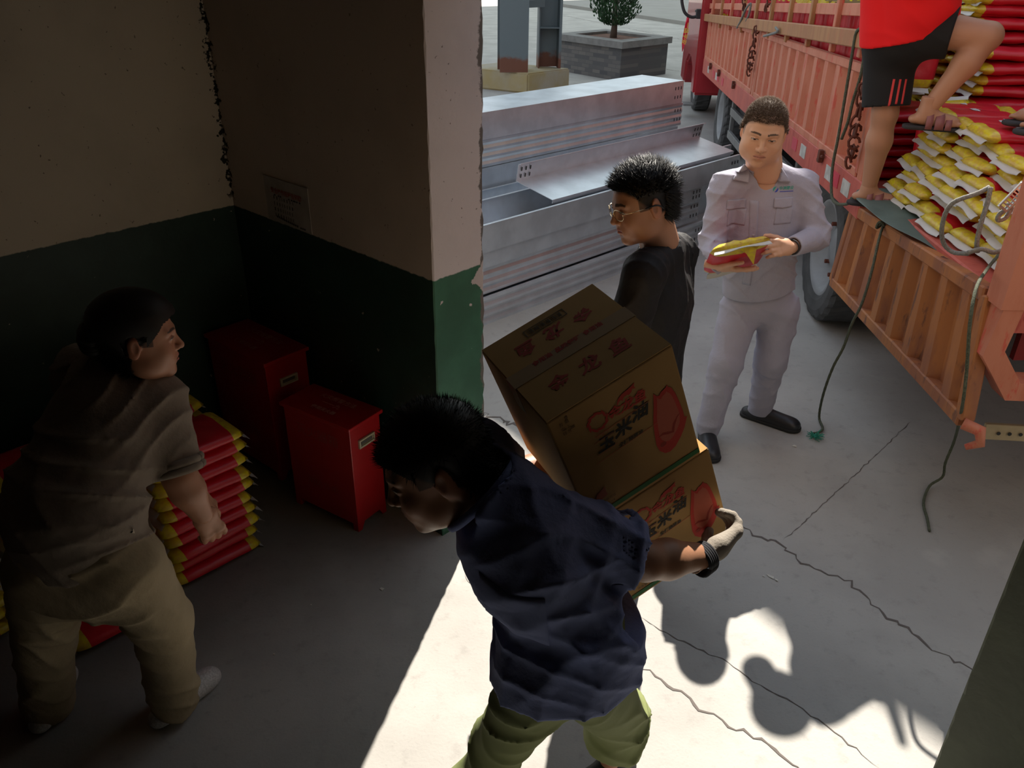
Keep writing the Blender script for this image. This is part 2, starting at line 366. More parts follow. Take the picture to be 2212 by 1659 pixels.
# ------------------------------------------------------------------ red extinguisher cabinets
def cabinet(corner, ang, w, l, h, label, near):
    """corner: floor corner nearest the camera; narrow face runs along ang, long side at ang+90 degrees"""
    ex = Vector((math.cos(ang), math.sin(ang), 0)); ey = Vector((-ex.y, ex.x, 0)); root = empty('extinguisher_cabinet', corner, label=label, cat='cabinet')
    c = Vector(corner) + ex * w / 2 + ey * l / 2; M = frame(c, ex, ey, ZZ)
    rm = mat('red_cabinet_paint', (.46, .010, .014), rough=.34, var=.12, vscale=6, coat=.2)
    bm = bmesh.new(); ft = .035
    box(bm, (0, 0, ft + (h - ft - .02) / 2), (w, l, h - ft - .02), M, bev=.003); obj('body', bm, rm, root)
    bm = bmesh.new(); box(bm, (0, 0, h - .011), (w + .024, l + .024, .018), M, bev=.004); lid = obj('lid', bm, rm, root)
    for sx in (-1, 1):
        for sy in (-1, 1):
            bm = bmesh.new()
            for q in ((0, 0), ):
                A = [(sx * w / 2, sy * l / 2), (sx * (w / 2 - .045), sy * l / 2), (sx * (w / 2 - .03), sy * (l / 2)), ]
            b0 = [M @ Vector(p) for p in ((sx * w / 2, sy * l / 2, 0), (sx * (w / 2 - .025), sy * l / 2, 0), (sx * (w / 2 - .045), sy * l / 2, ft + .004), (sx * w / 2, sy * l / 2, ft + .004))]
            b1 = [M @ (M.inverted() @ p - Vector((0, sy * .03, 0))) for p in b0]
            v0 = [bm.verts.new(p) for p in b0]; v1 = [bm.verts.new(p) for p in b1]
            bm.faces.new(v0); bm.faces.new(v1[::-1])
            for i in range(4): bm.faces.new((v0[i], v1[i], v1[(i + 1) % 4], v0[(i + 1) % 4]))
            bmesh.ops.recalc_face_normals(bm, faces=bm.faces); obj('foot', bm, rm, root)
    hz = h * .80; bm = bmesh.new(); fw = .095
    Mh = M @ Matrix.Translation((0, -l / 2, hz))
    for (cx, cz, sx_, sz_) in ((0, .016, fw, .008), (0, -.016, fw, .008), (-fw / 2 + .004, 0, .008, .032), (fw / 2 - .004, 0, .008, .032)): box(bm, (cx, -.004, cz), (sx_, .010, sz_), Mh)
    box(bm, (0, .0, 0), (fw - .01, .006, .028), Mh); hd = obj('handle_recess', bm, mat('cream_plastic', (.55, .50, .36), rough=.45), root, label='cream plastic handle frame')
    bm = bmesh.new(); box(bm, (0, -.004, .001), (fw - .03, .006, .014), Mh); obj('handle_slot', bm, mat('dark_slot', (.12, .11, .10), rough=.5), hd)
    wm = mat('cabinet_lettering', (.62, .30, .26), rough=.7)
    # lettering on the lid and on the long side
    Mt = M @ Matrix.Translation((0, 0, h - .0015)) @ Matrix.Rotation(math.radians(-90), 4, 'Z')
    sz = l * .088
    for k, (s, dy, sc) in enumerate((('火灾报警方法', .26, 1), ('一一九', .02, 1.05), ('使用灭火器', -.24, .8))):
        put_text('lettering', s, Mt @ Matrix.Translation((0, w * dy, 0)), sz * sc, wm, lid, .0004)
    x_, y_, z_ = -ey, ZZ, -ex
    Ms = frame(c - ex * (w / 2 + .0012) + ZZ * (h * .80) , x_, y_, z_)
    wm2 = mat('faded_cabinet_lettering', (.38, .07, .06), rough=.7)
    put_text('lettering', '灭火器箱', Ms, l * .16, wm2, root, .0003); put_text('lettering', '消防专用', Ms @ Matrix.Translation((0, -h * .48, 0)), l * .12, wm2, root, .0002)
cabinet((-.672, 2.853, 0), math.radians(57), .185, .39, .545, 'smaller red extinguisher cabinet in front, with a cream handle slot', True)
cabinet((-1.113, 3.235, 0), math.radians(50), .225, .47, .645, 'taller red extinguisher cabinet in the dark wall corner', False)
# ------------------------------------------------------------------ rice bags
BR = mat('red_bag_film', (.60, .012, .028), rough=.36, bump=.35, bscale=18, bdist=.006, spec=.5)
BY_ = mat('yellow_bag_film', (.72, .60, .015), rough=.30, bump=.5, bscale=60, bdist=.004, col2=(.62, .40, .06), vscale=50)
BW = mat('silver_white_seal', (.60, .59, .56), rough=.35, bump=.3, bscale=40, bdist=.003)
BL = mat('white_bag_label', (.78, .76, .74), rough=.6, col2=(.5, .45, .45), vscale=90)
YH = mat('yellow_handle_plastic', (.80, .70, .02), rough=.35)
def bag_meshes(seed, L=.40, Wd=.265, T=.062):
    rng = np.random.RandomState(seed); nx, ny = 22, 12; V = []; 
    ph = rng.rand(8) * 6.28
    def surf(i, j, sgn):
        a, b = -1 + 2 * i / nx, -1 + 2 * j / ny
        ea = max(0, 1 - abs(a) ** 7) ** .5; eb = max(0, 1 - abs(b) ** 3.2) ** .55
        x = a * L / 2 * (1 - .015 * b * b); y = b * Wd / 2 * (1 - .16 * abs(a) ** 10) * (1 + .02 * math.sin(3 * a + ph[0]))
        z = sgn * T / 2 * ea * eb
        wr = .0035 * math.sin(9 * a + ph[1] + 2 * b) * math.sin(5 * b + ph[2]) + .005 * math.exp(-((abs(a) - .86) / .1) ** 2) * math.sin(13 * b + ph[3] + sgn)
        z += sgn * wr * ea * eb + .006 * math.sin(1.7 * a + ph[4]) * (1 - abs(b) * .3)
        return (x, y, z)
    idx = {}; 
    for sgn in (1, -1):
        for i in range(nx + 1):
            for j in range(ny + 1):
                if sgn < 0 and (i in (0, nx) or j in (0, ny)): idx[(sgn, i, j)] = idx[(1, i, j)]; continue
                idx[(sgn, i, j)] = len(V); V.append(surf(i, j, sgn))
    F, MI = [], []
    for sgn in (1, -1):
        for i in range(nx):
            for j in range(ny):
                q = [idx[(sgn, i, j)], idx[(sgn, i + 1, j)], idx[(sgn, i + 1, j + 1)], idx[(sgn, i, j + 1)]]
                F.append(q if sgn > 0 else q[::-1]); a = abs(-1 + 2 * (i + .5) / nx); MI.append(1 if a > .74 else 0)
    def pm_(name, V, F, MI, mats):
        me = bpy.data.meshes.new(name); me.from_pydata(V, [], F); me.update(); me.polygons.foreach_set('use_smooth', [True] * len(F))
        if MI: me.polygons.foreach_set('material_index', MI)
        for m in mats: me.materials.append(m)
        return me
    body = pm_('bag_body', V, F, MI, [BR, BY_])
    seals = []
    for s in (-1, 1):
        Vs, Fs = [], []; n = 14
        for k in range(n + 1):
            b = -1 + 2 * k / n; y = b * Wd / 2 * .86; x0 = s * L / 2 * .955; w_ = .022 + .003 * math.sin(3 * b + ph[5]); dz = .004 * math.sin(4 * b + ph[6]) - .004; zb = .006 * math.sin(1.7 * s + ph[4]) - .010
            dr = -.012
            for t in (0, .5, 1): Vs.append((x0 + s * w_ * t, y * (1 + .07 * t), zb + dz * t + dr * t * t)); 
        m_ = len(Vs)
        Vs += [(x, y, z - .0022) for x, y, z in Vs]
        for k in range(n):
            for t in range(2):
                q = k * 3 + t; Fs.append((q, q + 3, q + 4, q + 1) if s > 0 else (q, q + 1, q + 4, q + 3)); q += m_; Fs.append((q, q + 1, q + 4, q + 3) if s > 0 else (q, q + 3, q + 4, q + 1))
        seals.append(pm_('end_seal', Vs, Fs, None, [BW]))
    # soft yellow carrying handle with a slot, at the +x end
    Vs, Fs = [], []; hw, hl = .058, .060; outer = []; inner = []
    for k in range(20):
        a = 2 * math.pi * k / 20; ca, sa = math.cos(a), math.sin(a)
        f = lambda v, p: math.copysign(abs(v) ** p, v)
        x = hl / 2 + f(ca, .45) * hl / 2; y = f(sa, .45) * hw; xi = hl * .52 + f(ca, .5) * .011; yi = f(sa, .5) * .026
        z = lambda x: .010 + .018 * math.sin(x / hl * 2.2)
        outer.append((L / 2 * .93 + x, y, z(x))); inner.append((L / 2 * .93 + xi, yi, z(xi)))
    Vs = outer + inner + [(x, y, z_ - .004) for x, y, z_ in outer + inner]
    for k in range(20):
        k2 = (k + 1) % 20; Fs += [(k, k2, 20 + k2, 20 + k), (40 + k, 60 + k, 60 + k2, 40 + k2), (k, 40 + k, 40 + k2, k2), (20 + k, 20 + k2, 60 + k2, 60 + k)]
    handle = pm_('carry_handle', Vs, Fs, None, [YH])
    # white printed label on the top face
    Vs = []; Fs = []
    for (cx, cy, w_, h_) in ((-.02, .02, .03, .10), (.012, .035, .03, .045)):
        k0 = len(Vs)
        for i in range(4):
            for j in range(4):
                a = (cx + w_ * (i / 3 - .5)) / (L / 2); b = (cy + h_ * (j / 3 - .5)) / (Wd / 2); p = surf((a + 1) * nx / 2, (b + 1) * ny / 2, 1); Vs.append((p[0], p[1], p[2] + .0022))
        for i in range(3):
            for j in range(3): q = k0 + i * 4 + j; Fs.append((q, q + 4, q + 5, q + 1))
    label = pm_('printed_label', Vs, Fs, None, [BL])
    return body, seals, handle, label
BAGS = [bag_meshes(s) for s in range(5)]
def rice_bag(M, label, group, var=None, seal=True, handle=False, lab=False, root_loc=True):
    b = BAGS[random.randrange(5) if var is None else var % 5]
    root = bpy.data.objects.new('rice_bag', b[0]); COL.objects.link(root); root.matrix_world = M
    tag(root, label, 'bag', group)
    def ch(name, me):
        o = bpy.data.objects.new(name, me); COL.objects.link(o); o.parent = root; return o
    if seal:
        for s in b[1]: ch('end_seal', s)['label'] = 'silver white end seal'
    if handle: ch('carry_handle', b[2])['label'] = 'yellow handle with a slot'
    if lab: ch('printed_label', b[3])['label'] = 'white printed label'
    return root
def bagM(p, ang, roll=0.0, pitch=0.0, s=1.0):
    return Matrix.Translation(p) @ Matrix.Rotation(ang, 4, 'Z') @ Matrix.Rotation(pitch, 4, 'Y') @ Matrix.Rotation(roll, 4, 'X') @ Matrix.Scale(s, 4)
rb = random.Random(3)
a1 = math.atan2(U1.y, U1.x)
def stack(cx, cy, ang, n, label, group, h=.0620, z0=.031, jit=.012, labtop=True, lab=True, s=1.0, **k):
    for i in range(n):
        M = bagM((cx + rb.uniform(-jit, jit), cy + rb.uniform(-jit, jit), z0 + h * i), ang + rb.uniform(-.03, .03), rb.uniform(-.02, .02), rb.uniform(-.015, .015), s)
        pos = 'topmost bag' if i == n - 1 else ('lowest bag' if i == 0 else None)
        lb = label % (pos or ordw(i + 1) + ' bag from the floor')
        rice_bag(M, lb, None if pos else group, handle=False, lab=(i == n - 1 or rb.random() < .25) and lab, **k)
SA = Vector((-1.05, 2.73, 0)) - U1 * .20 - U2 * .135
stack(SA.x, SA.y, a1, 10, 'red rice bag, %s in the stack nearest the cabinets', 'rice bags in the stack nearest the cabinets')
p = SA - U2 * .285; stack(p.x, p.y, a1, 10, 'red rice bag, %s in the stack behind the nearest one', 'rice bags in the second indoor stack', z0=.04)
p = SA - U1 * .44 - U2 * .27; stack(p.x, p.y, a1, 10, 'red rice bag, %s in the stack behind the bending person', 'rice bags in the stack behind the bending person')
p = SA - U1 * .90 - U2 * .25; stack(p.x, p.y, a1, 11, 'red rice bag, %s in the stack at the left picture edge', 'rice bags in the stack at the left edge')
p = Vector((-1.556, 2.10, 0)) + U1 * .20 - U2 * .135; stack(p.x, p.y, a1, 1, 'red rice bag lying on the floor between the legs of the bending person, %s', 'rice bag on the floor')
# ------------------------------------------------------------------ cartons on the carrier's back
SC = .80
cb = np.array([[0.836, -0.44, -0.329], [0.384, 0.896, -0.223], [0.393, 0.06, 0.918]])
CO = np.array([0, 0, 2.3]) + (np.array([.085, 1.70, 1.272]) - [0, 0, 2.3]) * SC
CD = np.array([.380, .393, .418]) * SC
def carton(off, label, top_print):
    ex, ey, ez = [Vector(cb[:, i]) for i in range(3)]
    W_, D_, H_ = CD; o = Vector(CO) + ex * off[0] + ey * off[1] + ez * off[2]       # o: top-left-front corner
    M = frame(o, ex, ey, ez)
    root = empty('carton', tuple(M @ Vector((W_ / 2, D_ / 2, -H_))), label=label, cat='carton')
    km = mat('corrugated_board', (.52, .32, .13), rough=.85, bump=.25, bscale=10, bdist=.004, spec=.15, col2=(.47, .28, .11), vscale=6)
    bm = bmesh.new(); box(bm, (W_ / 2, D_ / 2, -H_ / 2), (W_, D_, H_), M, bev=.004); obj('box_body', bm, km, root)
    bm = bmesh.new()
    for s in (0, 1): box(bm, (W_ / 2, D_ * (.25 + .5 * s), .0015), (W_ - .004, D_ / 2 - .003, .003), M)
    fl = obj('top_flaps', bm, km, root)
    tp = mat('clear_tape', (.45, .32, .20), rough=.18, spec=.7); bm = bmesh.new(); box(bm, (W_ / 2, D_ / 2, .0035), (W_ + .002, .045, .0006), M)
    box(bm, (-.0006, D_ / 2, -.035), (.0006, .045, .075), M); box(bm, (W_ + .0006, D_ / 2, -.035), (.0006, .045, .075), M); obj('packing_tape', bm, tp, root)
    red = mat('carton_red_ink', (.60, .045, .03), rough=.8); blk = mat('carton_black_ink', (.03, .025, .02), rough=.8); grn = mat('carton_green_ink', (.03, .17, .045), rough=.8)
    pale = mat('carton_pale_red_ink', (.56, .16, .075), rough=.8); dk = mat('carton_dark_red_ink', (.38, .035, .02), rough=.8); brn = mat('carton_brown_ink', (.22, .12, .05), rough=.8)
    F = frame(M @ Vector((0, -.0012, 0)), ex, ez, -ey)       # front face plane: x right, y up (negative down)
    k = W_ / .38
    def T(n, s, x, y, sz, m, bold=.0, sh=0.0, rot=0, sx=1):
        Mx = F @ Matrix.Translation((x * k, y * k, 0)) @ Matrix.Rotation(rot, 4, 'Z'); Sh = Matrix.Identity(4); Sh[0][1] = sh; Sh[0][0] = sx
        put_text(n, s, Mx @ Sh, sz * k, m, root, bold * k)
    T('brand_lettering', '金龙鱼', .215, -.094, .040, red, .0011, .28)
    T('product_lettering', '玉', .128, -.172, .054, blk, .0016, .28); T('product_lettering', '米', .185, -.160, .054, blk, .0016, .28); T('product_lettering', '油', .243, -.142, .054, blk, .0016, .28)
    T('slogan_lettering', '全植物原油', .195, -.208, .0155, blk, .0004, .28)
    # thin long strokes of the product name
    bm = bmesh.new()
    for (x, y, l, r) in ((.125, -.150, .062, .1), (.125, -.195, .062, .1), (.19, -.128, .17, .12), (.19, -.215, .22, .12), (.29, -.17, .0008, 0)):
        box(bm, (0, 0, 0), (l * k, .0012, .0004), F @ Matrix.Translation((x * k, y * k, 0)) @ Matrix.Rotation(r * .4, 4, 'Z'))
    obj('lettering_rules', bm, pale, root)

    # dragon-fish emblem: a finned leaping outline
    def poly(name, pts, m, zl=0.0): 
        me = bpy.data.meshes.new(name); me.from_pydata([tuple(F @ Vector((x * k, y * k, zl))) for x, y in pts], [], [tuple(range(len(pts)))]); return obj(name, me, m, root)
    poly('fish_emblem', [(.188, -.072), (.196, -.058), (.210, -.050), (.228, -.047), (.240, -.044), (.252, -.038), (.247, -.048), (.250, -.058), (.241, -.054), (.236, -.062), (.228, -.066), (.222, -.062), (.212, -.064), (.206, -.072), (.202, -.066), (.194, -.070), (.190, -.078)], red)
    # swirling ring emblem made of curved strokes
    for j in range(9):
        a0 = j * math.pi * 2 / 9; pts = []
        for i in range(9):
            a = a0 + i / 8 * 1.0; r = .0262 + .0075 * i / 8; pts.append((.125 + math.cos(a) * r, -.088 + math.sin(a) * r))
        for i in range(8, -1, -1):
            a = a0 + i / 8 * 1.0; r = .0262 + .0075 * i / 8 - .0080 * math.sin(math.pi * (i + .5) / 9.5); pts.append((.125 + math.cos(a) * r, -.088 + math.sin(a) * r))
        h_ = len(pts) // 2; rv = [tuple(F @ Vector((x * k, y * k, 0))) for x, y in pts]; rf = [(i, i + 1, len(pts) - 2 - i, len(pts) - 1 - i) for i in range(h_ - 1)]; pmesh('ring_emblem', rv, rf, red, root)
    for j, (x, y) in enumerate(((.112, -.130), (.127, -.128), (.142, -.126), (.119, -.137), (.134, -.135))):     # small interlaced circles
        pts = [(x + math.cos(a) * .0075, y + math.sin(a) * .0075) for a in np.linspace(0, 2 * math.pi, 17)] + [(x + math.cos(a) * .0063, y + math.sin(a) * .0063) for a in np.linspace(2 * math.pi, 0, 17)]
        poly('circle_mark', pts, pale, .0001 * j)
    # big oil-drop leaf at the right
    out = [(.292, -.110), (.288, -.128), (.280, -.160), (.268, -.205), (.262, -.245), (.258, -.285), (.262, -.312), (.276, -.332), (.292, -.338), (.312, -.330), (.335, -.308), (.352, -.285), (.368, -.252), (.360, -.250), (.360, -.222), (.356, -.180), (.352, -.150), (.345, -.126), (.336, -.116), (.336, -.108), (.328, -.116), (.314, -.120), (.306, -.128), (.299, -.124)]
    poly('oil_drop_picture', out, red)
    cx, cy = .315, -.225; inn = [(cx + (x - cx) * .72, cy + .012 + (y - cy) * .74) for x, y in out if x < .362]; poly('oil_drop_highlight', inn, mat('carton_rose_ink', (.58, .13, .075), rough=.8), .0003)
    poly('oil_drop_wave', [(.268, -.262), (.285, -.255), (.300, -.262), (.312, -.270), (.322, -.245), (.340, -.228), (.352, -.224), (.338, -.236), (.326, -.256), (.318, -.278), (.300, -.272), (.285, -.264)], dk, .0006)
    poly('oil_drop_spot', [(.278 + math.cos(a) * .010, -.296 + math.sin(a) * .008) for a in np.linspace(0, 6, 12)], dk, .0006)
    # green band along the foot, small marks
    bm = bmesh.new(); box(bm, (W_ / 2, 0, -H_ + .019 * k), (W_ - .006, .0005, .017 * k), M @ Matrix.Translation((0, -.001, 0))); obj('green_band', bm, grn, root)
    T('band_lettering', '▽安徽芜湖 粮油食品', .20, -H_ / k + .019, .012, mat('carton_band_lettering', (.35, .42, .20), rough=.8), .0002)
    poly('side_logo', [(.045, -.335), (.050, -.322), (.066, -.318), (.080, -.310), (.078, -.325), (.080, -.345), (.062, -.350), (.048, -.348)], mat('carton_rust_ink', (.42, .11, .06), rough=.8))
    T('small_print', '生产许可证', .075, -.362, .011, brn, .0002); T('small_print', '净含量 5L×4', .062, -.378, .012, brn, .0002)
    for r, s in enumerate(('防 潮', '向 上', '轻 放')): T('care_mark', s, .042, -.030 - .016 * r, .012, brn, .0002)
    bm = bmesh.new()
    for (x, y, w_, h_) in ((.052, -.016, .008, .008), (.038, -.050, .010, .004), (.060, -.056, .010, .007)): box(bm, (x * k, 0, y * k), (w_ * k, .0004, h_ * k), M @ Matrix.Translation((0, -.001, 0)))
    obj('care_symbol', bm, brn, root)
    if top_print:
        TT = frame(M @ Vector((0, 0, .0036)), ex, ey, ez)
        for (x, y, flip) in ((.5, .245, 0), (.5, .755, 1)):
            Mx = TT @ Matrix.Translation((W_ * x, D_ * y, 0)) @ Matrix.Rotation(math.pi * flip, 4, 'Z')
            Sh = Matrix.Identity(4); Sh[0][1] = .22
            for i, chh in enumerate('金龙鱼'):
                put_text('top_brand_lettering', chh, Mx @ Matrix.Translation(((i - 1) * .085 * k * 1.1, 0, 0)) @ Sh, .062 * k, dk, root, .0016 * k)
        Mx = TT @ Matrix.Translation((W_ * .5, D_ * .545, .0006)); put_text('top_seam_lettering', '食用油  品质保证  食用油', Mx, .020 * k, dk, root, .0008)
        bm = bmesh.new()
        for (x0, y0, a, b) in ((0, .016, .13, .002), (0, -.016, .13, .002), (-.065, 0, .002, .034), (.065, 0, .002, .034)): box(bm, (W_ * .5 + x0 * k * 1.0, D_ * .88 + y0 * k, .004), (a * k, b * k, .0004), M)
        for i in range(18): box(bm, (W_ * .5 + (-.055 + .0062 * i) * k, D_ * .88, .004), ((.0015 + .002 * ((i * 7) % 3) / 2) * k, .020 * k, .0004), M)
        obj('stamp_frame', bm, blk, root)
    return root
carton((0, 0, 0), 'upper brown oil carton on the navy shirted carrier, printed lid showing', True)
carton((.022 * SC / .8, 0, -CD[2] - .003), 'lower brown oil carton held by the grey glove under the upper one', False)
# ------------------------------------------------------------------ galvanised channels
AX = Vector((.7092, .7050, 0)); BX = Vector((-.7050, .7092, 0)); G0 = Vector((-.16, 5.11, 0))
ZN = mat('galvanised_steel', (.74, .79, .84), rough=.36, metal=.7, var=.18, vscale=5, bump=.12, bscale=6, bdist=.006)
def channel(s0, s1, off, z, width, height, label, prof='up', tilt=0.0, holes=True, ribs=0, group=None):
    """a long cable-tray channel along AX; off: front edge distance behind the pile front; prof up: open top, down: closed top"""
    O = G0 + AX * s0 + BX * off + ZZ * z; root = empty('steel_channel', O, label=label, cat='steel channel', group=group)
    t = .004; lip = .022
    front = [(lip, height)] + [(0, height)]
    if ribs:
        for k in range(ribs):
            zc = height * (1 - (k + .7) / (ribs + .4)); dz = height * .35 / (ribs + .4)
            front += [(0, zc + dz), (.010, zc), (0, zc - dz)]
    front += [(0, 0)]
    pts = front + [(width, 0), (width, height), (width - lip, height)]
    if prof == 'down': pts = [(p, height - q) for p, q in pts]
    if prof == 'tray': pts = [(0, -.022), (0, 0), (width, 0), (width, height), (width - lip, height + .01)]
    Rt = Matrix.Rotation(tilt, 3, AX) if tilt else Matrix.Identity(3)
    Y, Z = Rt @ BX, Rt @ ZZ
    bm = bmesh.new(); extrude_profile(bm, strip_profile(pts, t), O, AX, Y, Z, s1 - s0); bmesh.ops.recalc_face_normals(bm, faces=bm.faces)
    obj('channel_body', bm, ZN, root)
    if holes:
        dk = mat('bolt_slot', (.03, .03, .03), rough=.8)
        for e in (s1 - s0 - .035, ) if not holes == 2 else (s1 - s0 - .035, .035):
            for kx in range(3):
                for kz in (.30, .70):
                    c = O + AX * (e - (.045 * kx if e > .2 else -.045 * kx)) + Z * (height * kz) + Y * ((width - .0085) if prof == 'tray' else -.0045)
                    bm = bmesh.new(); box(bm, (0, 0, 0), (.010, .002, .028), frame(c, AX, Y, Z)); obj('slot', bm, dk, root)
gN = 'channels at the front of the pile'
channel(-1.2, 2.60, .02, 0.0, .44, .20, 'lowest ribbed galvanised channel at the front of the steel pile', ribs=3)
channel(-1.2, 2.55, .06, .207, .44, .20, 'ribbed galvanised channel second from the ground at the pile front', ribs=3)
channel(-1.2, 2.50, .02, .414, .44, .11, 'shallow galvanised channel third from the ground at the pile front')
channel(-1.2, 3.02, .00, .530, .46, .185, 'long galvanised channel on top of the front row, reaching towards the truck')
channel(.66, 3.0, .06, .735, .37, .13, 'wide galvanised channel lying with its broad inner face up across the front row', prof='tray', tilt=math.radians(10), holes=2)
channel(-1.2, 3.30, .98, 0.0, .50, .19, 'lowest galvanised channel in the rear row of the pile', ribs=2)
channel(-1.2, 3.35, .98, .195, .50, .19, 'galvanised channel second from the ground in the rear row', ribs=3)
channel(-1.2, 3.40, .96, .390, .50, .18, 'galvanised channel third from the ground in the rear row', ribs=2)
channel(-1.2, 3.44, .97, .575, .50, .19, 'galvanised channel fourth from the ground in the rear row')
channel(-1.2, 3.50, .98, .770, .50, .21, 'ribbed galvanised channel directly under the closed one in the rear row', ribs=3)
channel(-1.2, 3.46, .97, .985, .50, .20, 'topmost galvanised channel of the pile, its flat closed face upward', prof='down')
channel(.2, 3.9, .53, 0.0, .40, .20, 'galvanised channel on the ground between the two rows'); channel(.2, 3.6, .53, .207, .40, .20, 'galvanised channel second from the ground between the rows'); channel(.1, 3.75, .53, .414, .40, .20, 'galvanised channel third from the ground between the rows')
channel(-1.2, -.2, .53, 0.0, .40, .20, 'galvanised channel on the ground between the rows, at the doorway end'); channel(-1.2, .0, .53, .207, .40, .20, 'galvanised channel second from the ground between the rows, doorway end'); channel(-1.2, .05, .53, .414, .40, .20, 'galvanised channel third from the ground between the rows, doorway end')
# ------------------------------------------------------------------ steel columns on their plinth
def plinth():
    a = Vector(atz(1140, 203)); e1 = Vector((.70, .714, 0)); e2 = Vector((-.86, .51, 0)); a.z = 0
    m = mat('stained_plinth_concrete', (.38, .345, .28), rough=.9, col2=(.36, .28, .13), vscale=1.6, bump=.3, bscale=8, bdist=.02)
    bm = bmesh.new(); pts = [a, a + e1 * 1.12, a + e1 * 1.12 + e2 * 1.5, a + e2 * 1.5]
    A = [bm.verts.new(p) for p in pts]; B = [bm.verts.new(p + ZZ * .34) for p in pts]
    for i in range(4): bm.faces.new((A[i], A[(i + 1) % 4], B[(i + 1) % 4], B[i]))
    bm.faces.new(A[::-1]); bm.faces.new(B); bmesh.ops.recalc_face_normals(bm, faces=bm.faces); bmesh.ops.bevel(bm, geom=list(bm.edges), offset=.025, segments=2, affect='EDGES')
    o = obj('concrete_plinth', bm, m, label='stained concrete plinth carrying the grey steel columns', cat='plinth')
    sm = bpy.data.materials.new('grey_column_paint'); sm.use_nodes = True; N = NT(sm); sp = N.n('SeparateXYZ'); N.l(N.pos(), sp.inputs[0])
    z = N.math('ADD', sp.outputs[2], N.math('MULTIPLY', N.math('SUBTRACT', N.noise(6, 5), .5), .35))
    N.l(N.mix(N.step(z, .62, .50), (.135, .17, .185), (.16, .06, .035)), N.b.inputs['Base Color']); N.b.inputs['Roughness'].default_value = .6
    def hbeam(name, c, e, w_, d_, z0, z1, label):
        t = .02; e = Vector(e).normalized(); s = Vector((-e.y, e.x, 0)); bm = bmesh.new(); M = frame((c[0], c[1], 0), e, s, ZZ)
        box(bm, (0, -d_ / 2, (z0 + z1) / 2), (w_, t, z1 - z0), M); box(bm, (0, d_ / 2, (z0 + z1) / 2), (w_, t, z1 - z0), M); box(bm, (0, 0, (z0 + z1) / 2), (t, d_, z1 - z0), M)
        o = obj(name, bm, sm, label=label, cat='column')
    p1 = aty(1107, 152, 15.45); p2 = aty(1180, 138, 16.0)
    hbeam('steel_column', p1, (1, .12, 0), .50, .42, .34, 7.0, 'wide grey steel column with a rusty foot, nearer the doorway')
    c2 = Vector((p2[0], p2[1], 0)); t = .02; bm = bmesh.new(); M = frame(c2, (1, .1, 0), (-.1, 1, 0), ZZ)
    box(bm, (.03, .12, 3.67), (.40, t, 6.66), M); box(bm, (.22, -.02, 3.67), (t * 2.4, .30, 6.66), M); box(bm, (-.16, -.02, 3.67), (t, .28, 6.66), M); box(bm, (.03, -.02, 1.02), (.36, .26, .02), M)
    obj('steel_column', bm, sm, label='narrower grey steel column standing right of the wide one', cat='column')
    bm = bmesh.new(); d = Vector((p2[0] - p1[0], p2[1] - p1[1], 0)); L = d.length; M = frame((p1[0], p1[1], 0), d.normalized(), Vector((-d.y, d.x, 0)).normalized(), ZZ)
    zb = aty(1160, 8, 15.7)[2]; box(bm, (L / 2, 0, zb), (L - .3, .16, .12), M); obj('cross_beam', bm, sm, label='short grey beam joining the two steel columns', cat='beam')
plinth()
